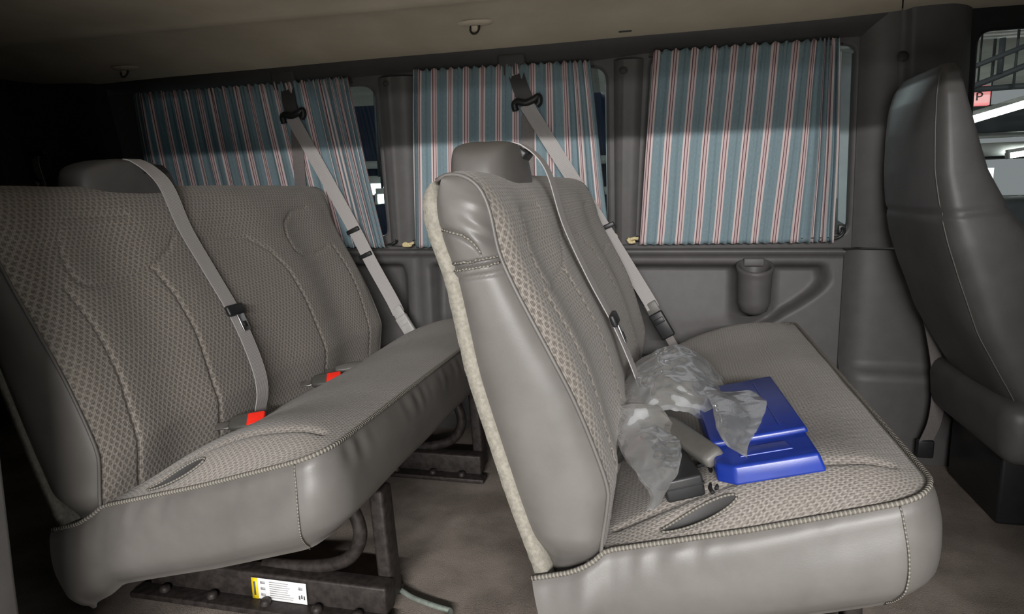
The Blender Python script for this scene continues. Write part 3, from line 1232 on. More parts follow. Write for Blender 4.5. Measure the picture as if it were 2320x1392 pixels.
def curtain(name, ctrl, ztop, zbot, label, seed):
    """ctrl: (cloth u, x at top, x at bottom); ztop/zbot: height at left and right end"""
    us = [c[0] for c in ctrl]
    n = int((us[-1] - us[0]) / 0.0032)
    m = 46
    rn = random.Random(seed)
    phs = rn.random() * 6
    V, UV, F = [], [], []
    for j in range(m):
        b = j / (m - 1)                   # 0 top .. 1 bottom
        for i in range(n):
            u = lerp(us[0], us[-1], i / (n - 1))
            xt = interp(u, us, [c[1] for c in ctrl])
            xb = interp(u, us, [c[2] for c in ctrl])
            du = 0.01
            g = (2 * du) / max(0.004, abs(interp(u + du, us, [c[1] for c in ctrl]) - interp(u - du, us, [c[1] for c in ctrl])))
            g = min(g, 4.5)
            x = lerp(xt, xb, b)
            t = (u - us[0]) / (us[-1] - us[0])
            z0, z1 = lerp(ztop[0], ztop[1], t), lerp(zbot[0], zbot[1], t)
            z = lerp(z0, z1, b)
            amp = 0.0028 + 0.0040 * min(max(g - 1.1, 0), 2.6)
            fold = math.sin(u * 2 * PI / 0.047 + phs + 1.6 * noise.noise(Vector((u * 9, b * 0.8, seed))))
            fold2 = math.sin(u * 2 * PI / 0.019 + 2.0 * noise.noise(Vector((u * 20, b * 1.5, seed + 3))))
            gather = math.exp(-b * 9) + 0.35 * math.exp(-(1 - b) * 10)
            d = amp * fold * (1 - 0.5 * math.exp(-b * 14)) + 0.0022 * fold2 * (0.4 + 1.2 * gather)
            if j == 0:
                z += 0.004 * math.sin(u * 2 * PI / 0.033 + phs) + 0.003 * noise.noise(Vector((u * 60, 0, seed)))
            if j == m - 1:
                z += 0.002 * math.sin(u * 2 * PI / 0.028)
            y = wall_y(z) - 0.040 - 0.010 * math.sin(PI * b) - d
            x += 0.30 * d * math.cos(u * 2 * PI / 0.047) + 0.006 * noise.noise(Vector((u * 4, b * 1.2, seed + 9))) * math.sin(PI * b)
            V.append((x, y, z))
            UV.append((u, 1 - b))
    for j in range(m - 1):
        for i in range(n - 1):
            F.append((j * n + i, (j + 1) * n + i, (j + 1) * n + i + 1, j * n + i + 1))
    root = empty(name, ((ctrl[0][1] + ctrl[-1][1]) / 2, 2.42, zbot[0]))
    M = Matrix.Translation(-root.location)
    cl_ = mesh('cloth', V, F, 'curtain', root, UV)
    cl_.data.transform(M)
    so = cl_.modifiers.new('thickness', 'SOLIDIFY')
    so.thickness = 0.0012
    for b_ in (0.025, 0.978):
        pts = []
        for i in range(30):
            t = i / 29
            xt, xb = lerp(ctrl[0][1] - 0.012, ctrl[-1][1] + 0.012, t), lerp(ctrl[0][2] - 0.012, ctrl[-1][2] + 0.012, t)
            z = lerp(lerp(ztop[0], ztop[1], t), lerp(zbot[0], zbot[1], t), b_)
            pts.append(Vector((lerp(xt, xb, b_), wall_y(z) - 0.033, z)) - root.location)
        tube('curtain_wire', pts, 0.002, 'black_plastic', root, 6)
    tag(root, label, 'curtain', 'striped window curtains')
    return root


curtain('curtain', [(0.0, -2.070, -2.10), (0.12, -2.035, -2.045), (0.85, -1.43, -1.38), (1.00, -1.30, -1.235), (1.42, -1.152, -1.088)],
        (1.345, 1.352), (0.735, 0.728), 'blue and pink striped curtain on the rearmost window, behind the empty bench', 3)
curtain('curtain', [(0.02, -0.905, -0.972), (0.10, -0.880, -0.950), (0.60, -0.440, -0.455), (0.70, -0.36, -0.35), (0.86, -0.280, -0.222)],
        (1.360, 1.350), (0.728, 0.735), 'blue and pink striped curtain on the middle window, behind the seat headrest', 8)
curtain('curtain', [(0.02, -0.078, -0.124), (0.53, 0.385, 0.36), (0.60, 0.425, 0.430), (0.76, 0.475, 0.512)],
        (1.366, 1.366), (0.735, 0.742), 'blue and pink striped curtain on the front window above the cup holder', 13)

# ------------------------------------------------------------------ seat belts on the side wall


def wall_belt(loc, label, P, buckle_mat, stop):
    """P: dict of world points"""
    o = Vector(loc)
    r = empty('seat_belt', loc)
    tag(r, label, 'seat belt', 'window side seat belts')
    q = lambda p: Vector(p) - o
    tilt = eul(10, 0, 0)
    top, ring = q(P['top']), q(P['ring'])
    cov = rbox('anchor_cover', (top.x - 0.012, top.y - 0.004, top.z + 0.022), (0.100, 0.030, 0.080), 'header_plastic', r, 0.012, 3, rot=eul(10, 0, 0))
    mid = (top + ring) / 2
    ribbon('hanger', [top + Vector((0.004, -0.012, -0.012)), mid + Vector((0, -0.010, 0)), ring + Vector((0, 0, 0.006))], 0.054, (1, 0, 0), 'header_plastic', r, 0.008, 12)
    rg = tube('guide_ring', spline([ring + Vector((x, y, z)) for x, y, z in ((-0.036, -0.004, -0.022), (-0.040, -0.006, 0.0), (-0.028, -0.01, 0.008), (0.0, -0.012, 0.002), (0.028, -0.01, 0.012), (0.044, -0.006, 0.022), (0.046, -0.004, 0.004), (0.036, -0.004, -0.006))], 5), 0.0115, 'black_plastic', r, 10)
    # strap dropping from the ring to the reel behind the seat
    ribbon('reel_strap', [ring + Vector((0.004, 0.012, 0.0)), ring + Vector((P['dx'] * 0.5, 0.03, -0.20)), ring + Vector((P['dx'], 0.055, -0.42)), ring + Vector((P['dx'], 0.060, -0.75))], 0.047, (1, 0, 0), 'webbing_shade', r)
    path = [q(p) for p in P['path']]
    ribbon('webbing', [ring + Vector((0.002, -0.012, -0.002))] + path, 0.047, [(1, 0.25, 0), (1, 0.35, 0.0), (0.9, 0.35, 0.1)], 'webbing', r)
    # tongue and fastened buckle at the lower end
    a, b = q(P['b0']), q(P['b1'])
    d = b - a
    R = frame_to(d, (-0.2, -1, 0.25))
    c = a + d * 0.5
    bk = rbox('buckle', c, (d.length, 0.050, 0.020), buckle_mat, r, 0.006, 3, rot=R)
    rbox('release_button', c + R @ Vector((-d.length * 0.18, 0, 0.0095)), (0.020, 0.036, 0.005), 'silver_plastic' if buckle_mat != 'black_plastic' else 'black_plastic', bk, 0.002, 2, rot=R)
    tg = rbox('tongue', a - d * 0.18, (0.045, 0.046, 0.007), 'silver_plastic' if buckle_mat != 'black_plastic' else 'grey_plastic', r, 0.003, 2, rot=R)
    # lower strap doubled back through the tongue
    rbox('stalk', b + d * 0.30, (0.06, 0.030, 0.008), 'webbing_shade', r, 0.002, 2, rot=R)
    if stop:
        for s in stop:
            s = q(s)
            rbox('strap_stop', s, (0.016, 0.053, 0.012), 'black_plastic', r, 0.003, 2, rot=frame_to((0.45, 0, -1), (0, -1, 0)))
    return r


wall_belt((-1.40, 2.33, 0.40), 'grey belt over the rearmost curtain, ending in a silver buckle by the rear bench',
          {'top': (-1.405, 2.322, 1.335), 'ring': (-1.385, 2.305, 1.225), 'dx': -0.02,
           'path': [(-1.28, 2.325, 1.00), (-1.185, 2.345, 0.80), (-1.130, 2.352, 0.68), (-1.055, 2.357, 0.535), (-1.028, 2.355, 0.48)],
           'b0': (-1.020, 2.350, 0.470), 'b1': (-0.972, 2.345, 0.395)}, 'silver_plastic',
          [(-1.190, 2.338, 0.800), (-1.148, 2.345, 0.705)])
wall_belt((-0.53, 2.33, 0.40), 'grey belt over the middle curtain, ending in a black buckle by the front bench',
          {'top': (-0.535, 2.322, 1.335), 'ring': (-0.498, 2.305, 1.225), 'dx': -0.015,
           'path': [(-0.375, 2.330, 1.02), (-0.24, 2.355, 0.80), (-0.155, 2.365, 0.66), (-0.085, 2.365, 0.545), (-0.068, 2.363, 0.515)],
           'b0': (-0.062, 2.358, 0.500), 'b1': (-0.012, 2.350, 0.415)}, 'black_plastic',
          [(-0.228, 2.345, 0.805)])


# shoulder belts that come out of the bench towers
def tower_belt(bx, by, label, stand):
    r = empty('seat_belt', (bx, by, 0.36))
    tag(r, label, 'seat belt', 'shoulder belts on the bench backs')
    ys = 0.385
    pts = []
    for z, dy in ((1.030, 0.0), (1.036, 0.0), (1.010, 0.012), (0.965, 0.030), (0.86, 0.060), (0.74, 0.078), (0.62, 0.082), (0.50, 0.075), (0.43, 0.068), (0.375, 0.06)):
        x = {1.030: -0.345, 1.036: -0.325, 1.010: -0.287, 0.965: -0.262}.get(z)
        if x is None:
            x = front_x(z) + stand * (1 if z < 0.9 else 0.8)
        pts.append((x, ys + dy, z - 0.36))
    ribbon('webbing', pts, 0.047, (0.05, 1, 0), 'webbing', r, n=60)
    zt = 0.645
    c = Vector((front_x(zt) + stand + 0.006, ys + 0.083, zt - 0.36))
    R = frame_to((0.42, 0, -1), (1, 0, 0.42))
    tg = rbox('tongue', c, (0.030, 0.066, 0.014), 'black_plastic', r, 0.006, 3, rot=R)
    rbox('tongue_plate', c + R @ Vector((0.038, 0.008, 0.002)), (0.048, 0.028, 0.004), 'steel', tg, 0.0015, 2, rot=R)
    rbox('plate_slot', c + R @ Vector((0.044, 0.008, 0.0042)), (0.016, 0.014, 0.002), 'black_plastic', tg, 0.0, rot=R)
    return r


tower_belt(-0.985, 1.045, 'grey shoulder belt running down the backrest of the empty rear bench', 0.030)
tower_belt(0.0, 1.03, 'grey shoulder belt running down the backrest of the front bench', 0.040)


# buckles lying in the crease of the benches
def buckle(loc, d, up, label, body='buckle_plastic', red=True, size=(0.088, 0.046, 0.024)):
    r = empty('belt_buckle', loc)
    tag(r, label, 'belt buckle', 'buckles on the bench seats')
    R = frame_to(d, up)
    L, Wd, T = size
    bm = bmesh.new()
    secs = [(-0.5, 0.55, 0.6), (-0.42, 0.80, 0.85), (-0.2, 0.97, 1.0), (0.2, 1.0, 1.0), (0.46, 0.98, 0.95), (0.5, 0.86, 0.75)]
    rings = []
    for (t, sw, st) in secs:
        ring = []
        for kk in range(20):
            an = 2 * PI * kk / 20
            ca, sa = math.cos(an), math.sin(an)
            y = math.copysign(abs(ca) ** 0.5, ca) * Wd / 2 * sw
            z = math.copysign(abs(sa) ** 0.6, sa) * T / 2 * st
            ring.append(bm.verts.new(R @ Vector((t * L, y, z))))
        rings.append(ring)
    for a, b in zip(rings, rings[1:]):
        for kk in range(20):
            bm.faces.new((a[kk], a[(kk + 1) % 20], b[(kk + 1) % 20], b[kk]))
    bm.faces.new(rings[0][::-1])
    bm.faces.new(rings[-1])
    bmesh.ops.recalc_face_normals(bm, faces=bm.faces[:])
    me = bpy.data.meshes.new('buckle_body')
    bm.to_mesh(me)
    bm.free()
    bo = link('buckle_body', me, body, r)
    if red:
        rbox('release_button', R @ Vector((0.024, -0.003, T / 2 - 0.003)), (0.042, 0.036, 0.012), 'red_plastic', r, 0.004, 3, rot=R)
    rbox('stalk', R @ Vector((-L / 2 - 0.012, 0, -0.002)), (0.045, 0.020, 0.004), 'steel', r, 0.001, 2, rot=R)
    return r


buckle((-1.000, 1.352, 0.400), (0.9, 0.28, 0.12), (0.15, -0.55, 0.8), 'red-buttoned belt buckle on the rear bench, nearer of two')
buckle((-1.000, 1.735, 0.394), (0.9, 0.28, 0.12), (0.15, -0.55, 0.8), 'red-buttoned belt buckle on the rear bench, farther of two')
buckle((-0.995, 1.870, 0.396), (0.9, 0.45, 0.10), (0.1, -0.5, 0.85), 'plain grey belt buckle on the rear bench, without red button', 'grey_plastic', False, (0.085, 0.030, 0.020))
buckle((-0.092, 1.320, 0.408), (0.55, -0.15, 0.75), (0.85, -0.5, -0.1), 'red-buttoned belt buckle on the front bench beside the plastic bag')

# spare belt tongue parked on the dark rear corner panel
rbelt = empty('parked_belt', (-2.50, 2.25, 0.98))
tag(rbelt, 'grey belt and tongue parked on the dark rear corner panel', 'seat belt')
ribbon('webbing', [(-0.02, -0.01, 0.135), (-0.012, -0.02, 0.10), (0.0, -0.02, 0.05), (0.02, -0.02, -0.06), (0.03, -0.02, -0.2)], 0.047, (1, -0.3, 0), 'webbing', rbelt)
rbox('guide', (-0.015, -0.005, 0.150), (0.12, 0.03, 0.020), 'black_plastic', rbelt, 0.006, 3, rot=eul(0, 0, -12))
rbox('tongue', (0.0, -0.032, 0.035), (0.045, 0.010, 0.030), 'black_plastic', rbelt, 0.003, 2, rot=eul(0, 20, -12))
rbox('tongue_slot', (0.0, -0.038, 0.030), (0.022, 0.006, 0.012), 'silver_plastic', rbelt, 0.001, 2, rot=eul(0, 20, -12))

# ------------------------------------------------------------------ things on the front bench


def seat_h(x, y):
    return seat_top(x, y - 1.03)


# blue plastic case: thick tray with a stepped lid
A0, A1 = Vector((0.075, 1.115, 0)), Vector((0.252, 1.175, 0))       # near edge, left and right
bc_c = Vector((0.160, 1.345, 0.0))
sl = (seat_h(0.24, 1.35) - seat_h(0.08, 1.35)) / 0.16
xd = Vector((0.185, 0.012, 0.185 * sl * 0.8)).normalized()
yd = Vector((-0.02, 0.40, 0.000)).normalized()
nz_ = xd.cross(yd).normalized()
yd = nz_.cross(xd)
MB = Matrix((xd, yd, nz_)).transposed()
case = empty('blue_case', (0.160, 1.305, seat_h(0.165, 1.32) + 0.001))
tag(case, 'flat blue plastic case lying on the front bench under the bag', 'case')


def bpoly(name, pts, z0, z1, mat, r, taper=0.94, bev=0.005):
    bm = bmesh.new()
    lo = [bm.verts.new((p[0], p[1], z0)) for p in pts]
    cx = sum(p[0] for p in pts) / len(pts)
    cy = sum(p[1] for p in pts) / len(pts)
    hi = [bm.verts.new((cx + (p[0] - cx) * taper, cy + (p[1] - cy) * (1 - (1 - taper) * 0.5), z1)) for p in pts]
    n = len(pts)
    bm.faces.new(lo[::-1])
    bm.faces.new(hi)
    for i in range(n):
        bm.faces.new((lo[i], lo[(i + 1) % n], hi[(i + 1) % n], hi[i]))
    bmesh.ops.bevel(bm, geom=bm.edges[:], offset=bev, segments=3, affect='EDGES', profile=0.5)
    bmesh.ops.transform(bm, matrix=MB.to_4x4(), verts=bm.verts)
    me = bpy.data.meshes.new(name)
    bm.to_mesh(me)
    bm.free()
    o = link(name, me, mat, r)
    me.set_sharp_from_angle(angle=math.radians(45))
    return o


bpoly('tray', [(-0.098, -0.195), (-0.070, -0.222), (0.072, -0.222), (0.080, 0.205), (-0.100, 0.205)], 0.0, 0.032, 'blue_plastic', case)
bpoly('lid', [(-0.094, -0.125), (0.073, -0.125), (0.076, 0.198), (-0.095, 0.198)], 0.030, 0.042, 'blue_plastic', case, 0.97, 0.004)
bpoly('grip', [(-0.055, -0.185), (0.036, -0.185), (0.031, -0.150), (-0.050, -0.150)], 0.0315, 0.0345, 'blue_plastic', case, 0.9, 0.0012)
bpoly('rib', [(0.030, -0.10), (0.034, -0.10), (0.034, 0.17), (0.030, 0.17)], 0.0405, 0.0435, 'blue_plastic', case, 0.9, 0.0008)

# grey handle
h0, h1 = Vector((-0.022, 1.345, 0.462)), Vector((0.076, 1.135, 0.474))
hd_ = h1 - h0
Rh = frame_to(hd_, (-0.35, -0.45, 0.85))
han = empty('grey_handle', (h0 + h1) / 2)
tag(han, 'grey plastic handle sticking out of the bag towards the blue case', 'handle')
bm = bmesh.new()
rings = []
Lh = hd_.length
for (t, w, th) in ((-0.5, 0.026, 0.016), (-0.47, 0.040, 0.026), (-0.3, 0.044, 0.030), (0.0, 0.044, 0.030), (0.3, 0.042, 0.029), (0.44, 0.040, 0.028), (0.485, 0.036, 0.024), (0.5, 0.026, 0.014)):
    ring = []
    for kk in range(24):
        an = 2 * PI * kk / 24
        ca, sa = math.cos(an), math.sin(an)
        ring.append(bm.verts.new(Rh @ Vector((t * Lh, math.copysign(abs(ca) ** 0.6, ca) * w / 2, math.copysign(abs(sa) ** 0.6, sa) * th / 2))))
    rings.append(ring)
for a, b in zip(rings, rings[1:]):
    for kk in range(24):
        bm.faces.new((a[kk], a[(kk + 1) % 24], b[(kk + 1) % 24], b[kk]))
bm.faces.new(rings[0][::-1])
bm.faces.new(rings[-1])
bmesh.ops.recalc_face_normals(bm, faces=bm.faces[:])
me = bpy.data.meshes.new('grip')
bm.to_mesh(me)
bm.free()
link('grip', me, 'grey_plastic', han)
rbox('inner_stem', Rh @ Vector((-Lh * 0.5 - 0.02, 0, 0)), (0.06, 0.024, 0.016), 'black_plastic', han, 0.003, 2, rot=Rh)

# black adapter block and its cable
bb = empty('black_adapter', (0.010, 1.150, seat_h(0.01, 1.15)))
tag(bb, 'black plastic block with a short cable, half wrapped in the bag', 'adapter')
Rb = eul(0, -12, 14)
rbox('body', (0.0, 0.0, 0.022), (0.066, 0.125, 0.040), 'black_plastic', bb, 0.005, 3, rot=Rb)
rbox('body_band', (0.0, 0.0, 0.026), (0.0675, 0.1265, 0.003), 'black_rubber', bb, 0.001, 2, rot=Rb)
tube('cable', spline([(0.036, 0.03, 0.026), (0.055, 0.02, 0.034), (0.062, -0.02, 0.026), (0.056, -0.045, 0.022), (0.060, -0.062, 0.020)], 6), 0.0035, 'black_rubber', bb, 8)
tube('cable', spline([(0.040, 0.04, 0.030), (0.066, 0.02, 0.040), (0.072, -0.02, 0.030), (0.066, -0.05, 0.022)], 6), 0.0035, 'black_rubber', bb, 8)

# crumpled clear plastic bag
bag = empty('plastic_bag', (0.0, 1.40, 0.42))
tag(bag, 'crumpled clear plastic bag draped over the blue case and black adapter', 'plastic bag')
SA = [[(-0.137, 1.7, 0.385), (-0.114, 1.7, 0.421), (-0.036, 1.7, 0.478), (0.008, 1.7, 0.503), (0.073, 1.7, 0.482), (0.128, 1.7, 0.440)],
      [(-0.13, 1.55, 0.444), (-0.094, 1.55, 0.5), (-0.023, 1.55, 0.548), (0.022, 1.55, 0.554), (0.086, 1.55, 0.513), (0.127, 1.55, 0.457)],
      [(-0.116, 1.42, 0.455), (-0.086, 1.42, 0.507), (-0.03, 1.42, 0.539), (0.034, 1.42, 0.542), (0.071, 1.42, 0.514), (0.108, 1.42, 0.482)],
      [(-0.102, 1.33, 0.434), (-0.071, 1.33, 0.488), (-0.027, 1.33, 0.518), (0.033, 1.33, 0.521), (0.067, 1.33, 0.509), (0.102, 1.33, 0.484)],
      [(-0.085, 1.28, 0.425), (-0.059, 1.28, 0.455), (-0.03, 1.28, 0.493), (0.016, 1.28, 0.496), (0.058, 1.28, 0.485), (0.09, 1.28, 0.483)]]
SB = [[(0.054, 1.458, 0.512), (0.106, 1.406, 0.512), (0.149, 1.406, 0.516), (0.184, 1.406, 0.508)],
      [(0.073, 1.359, 0.515), (0.107, 1.311, 0.524), (0.144, 1.311, 0.513), (0.177, 1.311, 0.519)],
      [(0.078, 1.28, 0.518), (0.093, 1.209, 0.524), (0.131, 1.209, 0.509), (0.153, 1.209, 0.510)],
      [(0.078, 1.202, 0.512), (0.088, 1.135, 0.510), (0.11, 1.135, 0.500), (0.127, 1.135, 0.500)],
      [(0.082, 1.160, 0.513), (0.096, 1.112, 0.507), (0.112, 1.112, 0.497), (0.124, 1.112, 0.492)]]
SC = [[(-0.112, 1.36, 0.482), (-0.072, 1.34, 0.495), (-0.027, 1.34, 0.495)],
      [(-0.102, 1.27, 0.442), (-0.059, 1.27, 0.466), (0.010, 1.27, 0.475)],
      [(-0.074, 1.18, 0.436), (-0.038, 1.18, 0.460), (0.018, 1.18, 0.470)],
      [(-0.047, 1.1, 0.440), (-0.021, 1.1, 0.452), (0.012, 1.1, 0.462)],
      [(-0.030, 1.06, 0.432), (-0.020, 1.06, 0.440), (-0.003, 1.06, 0.450)],
      [(-0.036, 1.035, 0.418), (-0.027, 1.035, 0.422), (-0.017, 1.035, 0.430)]]


def film(name, S, nu, nv, amp, seed, lift=0.0):
    # ridged noise gives the creases of crushed film
    rows = [resample(spline(r, 8), nu) for r in S]
    cols = [resample(spline([r[i] for r in rows], 8), nv) for i in range(nu)]
    V, F = [], []
    o = bag.location
    for j in range(nv):
        for i in range(nu):
            p = cols[i][j]
            q = p * 16 + Vector((seed, 0, 0))
            d = (1 - 2 * abs(noise.noise(q))) * 0.6 + (1 - 2 * abs(noise.noise(q * 2.3))) * 0.35
            side_ = Vector((noise.noise(q * 1.1 + Vector((9, 2, 1))), noise.noise(q * 1.1 + Vector((3, 8, 4))), 0)) * amp * 0.8
            V.append(p - o + Vector((0, -0.25, 1)) * (amp * d + lift) + side_)
    for j in range(nv - 1):
        for i in range(nu - 1):
            F.append((j * nu + i, j * nu + i + 1, (j + 1) * nu + i + 1, (j + 1) * nu + i))
    ob = mesh(name, V, F, 'bag_film', bag, None, smooth=True)
    return ob


SA = [[(x, y + 0.06, z) for x, y, z in r] for r in SA]
film('film_hump', SA, 70, 70, 0.010, 1.0)
film('film_hump', SA, 70, 70, 0.013, 5.0, -0.018)
film('film_tail', SB, 40, 40, 0.004, 2.0)
film('film_tail', SB, 30, 30, 0.004, 7.0, -0.005)
film('film_corner', SC, 36, 50, 0.007, 3.0)
film('film_corner', SC, 36, 50, 0.007, 8.0, -0.006)

# ------------------------------------------------------------------ small things on wall, ceiling and floor


def cord(loc, pts, label, r=0.0045):
    o = empty('gold_cord', loc)
    tag(o, label, 'cord', 'cord ends on the window sill')
    tube('cord', spline(pts, 5), r, 'gold_cord', o, 7)
    rbox('hook', (pts[0][0], pts[0][1] + 0.004, pts[0][2]), (0.012, 0.010, 0.020), 'black_plastic', o, 0.003, 2)
    return o


cord((-0.995, 2.415, 0.735), [(0.02, 0, 0.012), (0.0, -0.004, 0.006), (-0.014, -0.006, 0.010), (-0.022, -0.006, 0.002), (0.0, -0.006, 0.0), (0.012, -0.006, 0.004)], 'gold cord end tied below the left edge of the middle curtain', 0.006)
cord((-0.205, 2.405, 0.755), [(-0.026, 0, 0.030), (-0.012, -0.006, 0.026), (0.006, -0.008, 0.014), (0.004, -0.008, -0.004), (-0.010, -0.008, -0.008), (-0.014, -0.006, 0.002)], 'gold cord loop hanging at the right edge of the middle curtain', 0.0035)
cord((-0.140, 2.405, 0.745), [(0.014, 0, 0.012), (0.002, -0.006, 0.014), (-0.012, -0.008, 0.010), (-0.020, -0.008, 0.012), (-0.012, -0.008, 0.0), (0.006, -0.006, 0.002)], 'pale gold cord knot at the lower left corner of the front curtain', 0.006)
hk = empty('wire_hook', (0.525, 2.405, 0.765))
tag(hk, 'small black hook holding the lower right corner of the front curtain', 'hook')
tube('hook', spline([(0.014, 0.01, 0.02), (0.018, -0.004, 0.014), (0.010, -0.01, 0.0), (-0.006, -0.008, -0.010), (-0.018, -0.004, -0.006)], 5), 0.006, 'black_plastic', hk, 7)
rbox('hook_base', (0.014, 0.014, 0.018), (0.024, 0.012, 0.03), 'black_plastic', hk, 0.003, 2)
hk2 = empty('wire_hook', (-1.055, 2.405, 0.745))
tag(hk2, 'small black hook holding the lower right corner of the rearmost curtain', 'hook')
tube('hook', spline([(0.014, 0.01, 0.01), (0.010, -0.006, 0.006), (0.0, -0.01, 0.0), (-0.016, -0.006, -0.004)], 5), 0.005, 'black_plastic', hk2, 7)
rbox('hook_base', (0.014, 0.014, 0.008), (0.024, 0.012, 0.022), 'black_plastic', hk2, 0.003, 2)


def liner_z(x, y):
    f = liner(x, x + 1)
    return f(0.0, (y - 0.66) / (2.372 - 0.66))[2]


def coat_hook(x, y, label):
    z = liner_z(x, y)
    o = empty('coat_hook', (x, y, z))
    tag(o, label, 'coat hook', 'hooks in the headliner')

    def dome(a, b):
        an = a * 2 * PI
        r = b
        return (0.062 * r * math.cos(an), 0.030 * r * math.sin(an), -0.009 * (1 - r * r) ** 0.6 if r < 1 else 0.003)
    grid('base', 30, 8, dome, 'headliner', o, closed_u=True)
    tube('hook', spline([(-0.014, -0.006, -0.010), (-0.014, -0.012, -0.022), (-0.008, -0.016, -0.032), (0.0, -0.017, -0.035), (0.008, -0.016, -0.032), (0.014, -0.012, -0.022), (0.014, -0.006, -0.010)], 5), 0.0032, 'frame_metal', o, 7)
    rbox('tab', (0, -0.010, -0.020), (0.020, 0.006, 0.022), 'headliner', o, 0.003, 2, rot=eul(25, 0, 0))
    return o


coat_hook(-0.612, 2.11, 'tan coat hook in the middle of the headliner')
coat_hook(-2.00, 2.20, 'dark coat hook near the rear end of the headliner')
rbox('headliner_clip', (0.455, 2.08, liner_z(0.455, 2.08) - 0.002), (0.012, 0.008, 0.006), 'black_plastic', cl, 0.002, 2)
for x, y in ((-0.162, 2.245),):
    rbox('headliner_clip', (x, y, liner_z(x, y) - 0.001), (0.040, 0.008, 0.005), 'header_plastic', cl, 0.002, 2)


def cap_on(x, z, r, y=None):
    y = (wall_y(z) - 0.032) if y is None else y
    V = lathe('screw_cap', [(0.0, 0.004), (r * 0.8, 0.0038), (r, 0.0025), (r, 0.0), (r * 1.25, -0.001)], (0, 0, 0), 'header_plastic', ww, 16)
    V.data.transform(Matrix.Translation((x, y, z)) @ Matrix.Rotation(PI / 2 - 0.17, 4, 'X'))


cap_on(-0.172, 1.318, 0.012, wall_y(1.318) - 0.029)
cap_on(-1.01, 1.325, 0.010, wall_y(1.325) - 0.033)
cap_on(0.650, 1.300, 0.013, wall_y(1.300) - 0.058)

rod = empty('bent_rod', (-0.55, 1.30, 0.0))
tag(rod, 'thin bent grey metal rod lying on the carpet by the rear bench leg', 'rod')
tube('rod', spline([(-0.075, 0.035, 0.016), (-0.03, 0.012, 0.012), (0.03, -0.008, 0.012), (0.065, -0.016, 0.012), (0.078, -0.022, 0.012), (0.080, -0.05, 0.012), (0.082, -0.10, 0.012)], 6), 0.0065, 'rod_metal', rod, 8)
rbox('rod_clip', (-0.075, 0.035, 0.016), (0.03, 0.02, 0.024), 'frame_metal', rod, 0.004, 2)

# ------------------------------------------------------------------ the garage outside
GZ = -0.62
structure(rbox('floor_garage', (0, 4, GZ - 0.05), (40, 44, 0.1), 'floor_paint', None, 0.0))
gc = structure(rbox('ceiling_garage', (4, 9.5, 2.72), (30, 12, 0.1), 'ceiling_paint', None, 0.0))
structure(rbox('wall_garage', (4, 15.5, -0.02), (30, 0.2, 1.2), 'concrete', None, 0.0))
for i in range(9):
    rbox('ceiling_rib', (3.4, 5.6 + i * 0.16, 2.15), (5.0, 0.09, 0.05), 'light_steel', gc, 0.0)
rbox('ceiling_beam', (3.5, 5.45, 2.02), (5.0, 0.06, 0.16), 'light_steel', gc, 0.0)
rbox('ceiling_beam', (3.5, 9.0, 1.60), (8.0, 0.25, 0.30), 'dark_steel', gc, 0.0)
rbox('ceiling_beam', (3.5, 11.0, 1.30), (10.0, 0.25, 0.20), 'dark_steel', gc, 0.0)
for (a, b, r_) in (((2.0, 6.0, 1.55), (3.2, 6.0, 2.02), 0.022), ((2.0, 6.1, 1.61), (4.0, 6.1, 1.66), 0.022), ((2.47, 6.0, 1.6), (2.47, 6.0, 2.2), 0.010), ((2.33, 5.9, 1.70), (2.33, 5.9, 1.95), 0.022), ((1.8, 5.8, 1.62), (2.9, 5.8, 2.05), 0.018)):
    tube('truss_bar', [a, b], r_, 'dark_steel', gc, 8)
for yy, zz, rr in ((9.5, 1.42, 0.07), (10.2, 1.24, 0.09), (12, 1.20, 0.06)):
    tube('pipe', [(-2, yy, zz), (10, yy, zz + 0.12)], rr, 'light_steel', gc, 10)
simple('navy_paint', (0.012, 0.020, 0.050), 0.35, 0.3, 3)
structure(rbox('wall_garage_side', (-3.2, 8.0, 0.70), (5.6, 0.2, 2.6), 'navy_paint', None, 0.0))
for zz, xx in ((1.28, -3.2), (1.10, -3.2), (1.25, -0.7), (0.9, -0.7)):
    rbox('wall_rail', (xx, 7.85, zz), (2.4, 0.1, 0.09), 'light_steel', bpy.data.objects['wall_garage_side'], 0.0)
# bright open side of the garage
wd = structure(rbox('window_garage', (4.6, 14.8, 0.86), (2.6, 0.05, 0.52), 'daylight_opening', None, 0.0))


def tube_lamp(c, length, rz, label, tilt=0.0, r=0.05, mat='tube_light'):
    o = empty('tube_lamp', c, 0.0)
    tag(o, label, 'lamp', 'garage tube lamps')
    R = eul(0, tilt, rz)
    tube('tube', [R @ Vector((-length / 2, 0, 0)), R @ Vector((length / 2, 0, 0))], r, mat, o, 10)
    rbox('housing', R @ Vector((0, 0, r * 1.6)), (length * 1.04, r * 2.4, r * 1.2), 'light_steel', o, 0.004, 2, rot=R)
    for sx in (-1, 1):
        rbox('end_cap', R @ Vector((sx * length * 0.505, 0, 0)), (0.03, r * 2.3, r * 2.3), 'light_steel', o, 0.004, 2, rot=R)
    rbox('hanger', (0, 0, (2.67 - c[2] + r) / 2), (0.02, 0.02, 2.67 - c[2] - r), 'dark_steel', o, 0.0)
    return o


tube_lamp((2.90, 7.5, 1.53), 0.62, 0, 'bright white garage tube lamp seen through the driver window', -16, 0.035)
tube_lamp((4.34, 10.0, 1.235), 0.42, 0, 'smaller white garage tube lamp lower in the driver window', -8, 0.035)
tube_lamp((-3.20, 7.0, 0.98), 0.20, 0, 'small white lamp in the gap beside the rearmost curtain', 0, 0.06, 'tube_light_far')
tube_lamp((-2.99, 6.6, 0.875), 0.10, 0, 'smaller white lamp under the other in the rear curtain gap', 0, 0.05, 'tube_light_far')

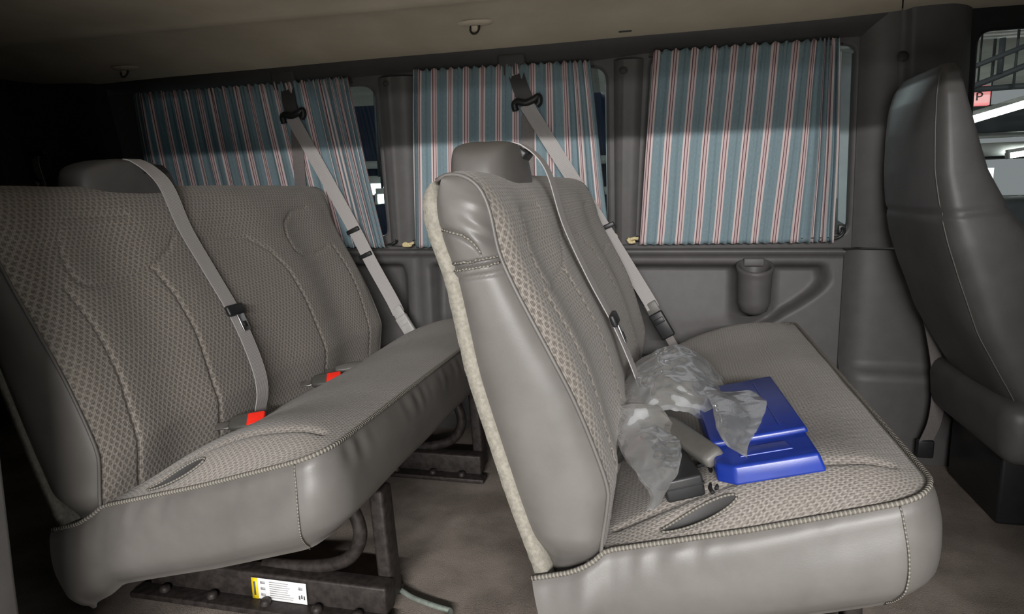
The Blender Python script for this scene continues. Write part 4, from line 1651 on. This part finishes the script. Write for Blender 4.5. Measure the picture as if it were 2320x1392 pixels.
sg = empty('parking_sign', (2.305, 6.3, 1.545))
tag(sg, 'lit red parking sign with a letter P in the driver window', 'sign')
rbox('sign_box', (0.055, 0.04, 0.045), (0.170, 0.06, 0.155), 'sign_red', sg, 0.006)
rbox('sign_panel', (0.055, 0.006, 0.03), (0.150, 0.006, 0.085), 'sign_glow', sg, 0.003)
rbox('sign_top', (0.055, 0.04, 0.135), (0.165, 0.06, 0.025), 'paint_white', sg, 0.003)
rbox('hanger', (0.055, 0.05, 0.635), (0.012, 0.012, 0.98), 'dark_steel', sg, 0.0)
rbox('letter', (0.040, 0.0, 0.038), (0.012, 0.004, 0.062), 'dark_print', sg, 0.001)
tube('letter', spline([(0.042, 0.0, 0.068), (0.066, 0.0, 0.066), (0.076, 0.0, 0.052), (0.066, 0.0, 0.038), (0.042, 0.0, 0.036)], 5), 0.006, 'dark_print', sg, 6)

# dark parked car shapes and clutter glimpsed low in the driver window
cr = empty('parked_car', (4.0, 8.5, GZ))
tag(cr, 'dark parked car glimpsed low through the driver window', 'car')


def car_body(a, b):
    an = a * 2 * PI
    ca, sa = math.cos(an), math.sin(an)
    sx = math.copysign(abs(ca) ** 0.5, ca)
    sy = math.copysign(abs(sa) ** 0.5, sa)
    w = interp(b, [0, 0.2, 0.5, 0.62, 0.95, 1.0], [0.9, 1.0, 0.98, 0.9, 0.6, 0.02])
    l = interp(b, [0, 0.2, 0.5, 0.62, 0.95, 1.0], [0.95, 1.0, 0.97, 0.72, 0.5, 0.02])
    return (2.1 * sx * l, 0.85 * sy * w, 0.25 + 1.12 * b)


grid('body', 40, 24, car_body, 'dark_steel', cr, closed_u=True)
for wx in (-1.3, 1.3):
    for wy in (-0.8, 0.8):
        w_ = lathe('wheel', [(0.0, 0.1), (0.2, 0.1), (0.31, 0.07), (0.32, -0.07), (0.2, -0.1), (0.0, -0.1)], (0, 0, 0), 'black_rubber', cr, 20)
        w_.data.transform(Matrix.Translation((wx, wy, 0.32)) @ Matrix.Rotation(PI / 2, 4, 'X'))
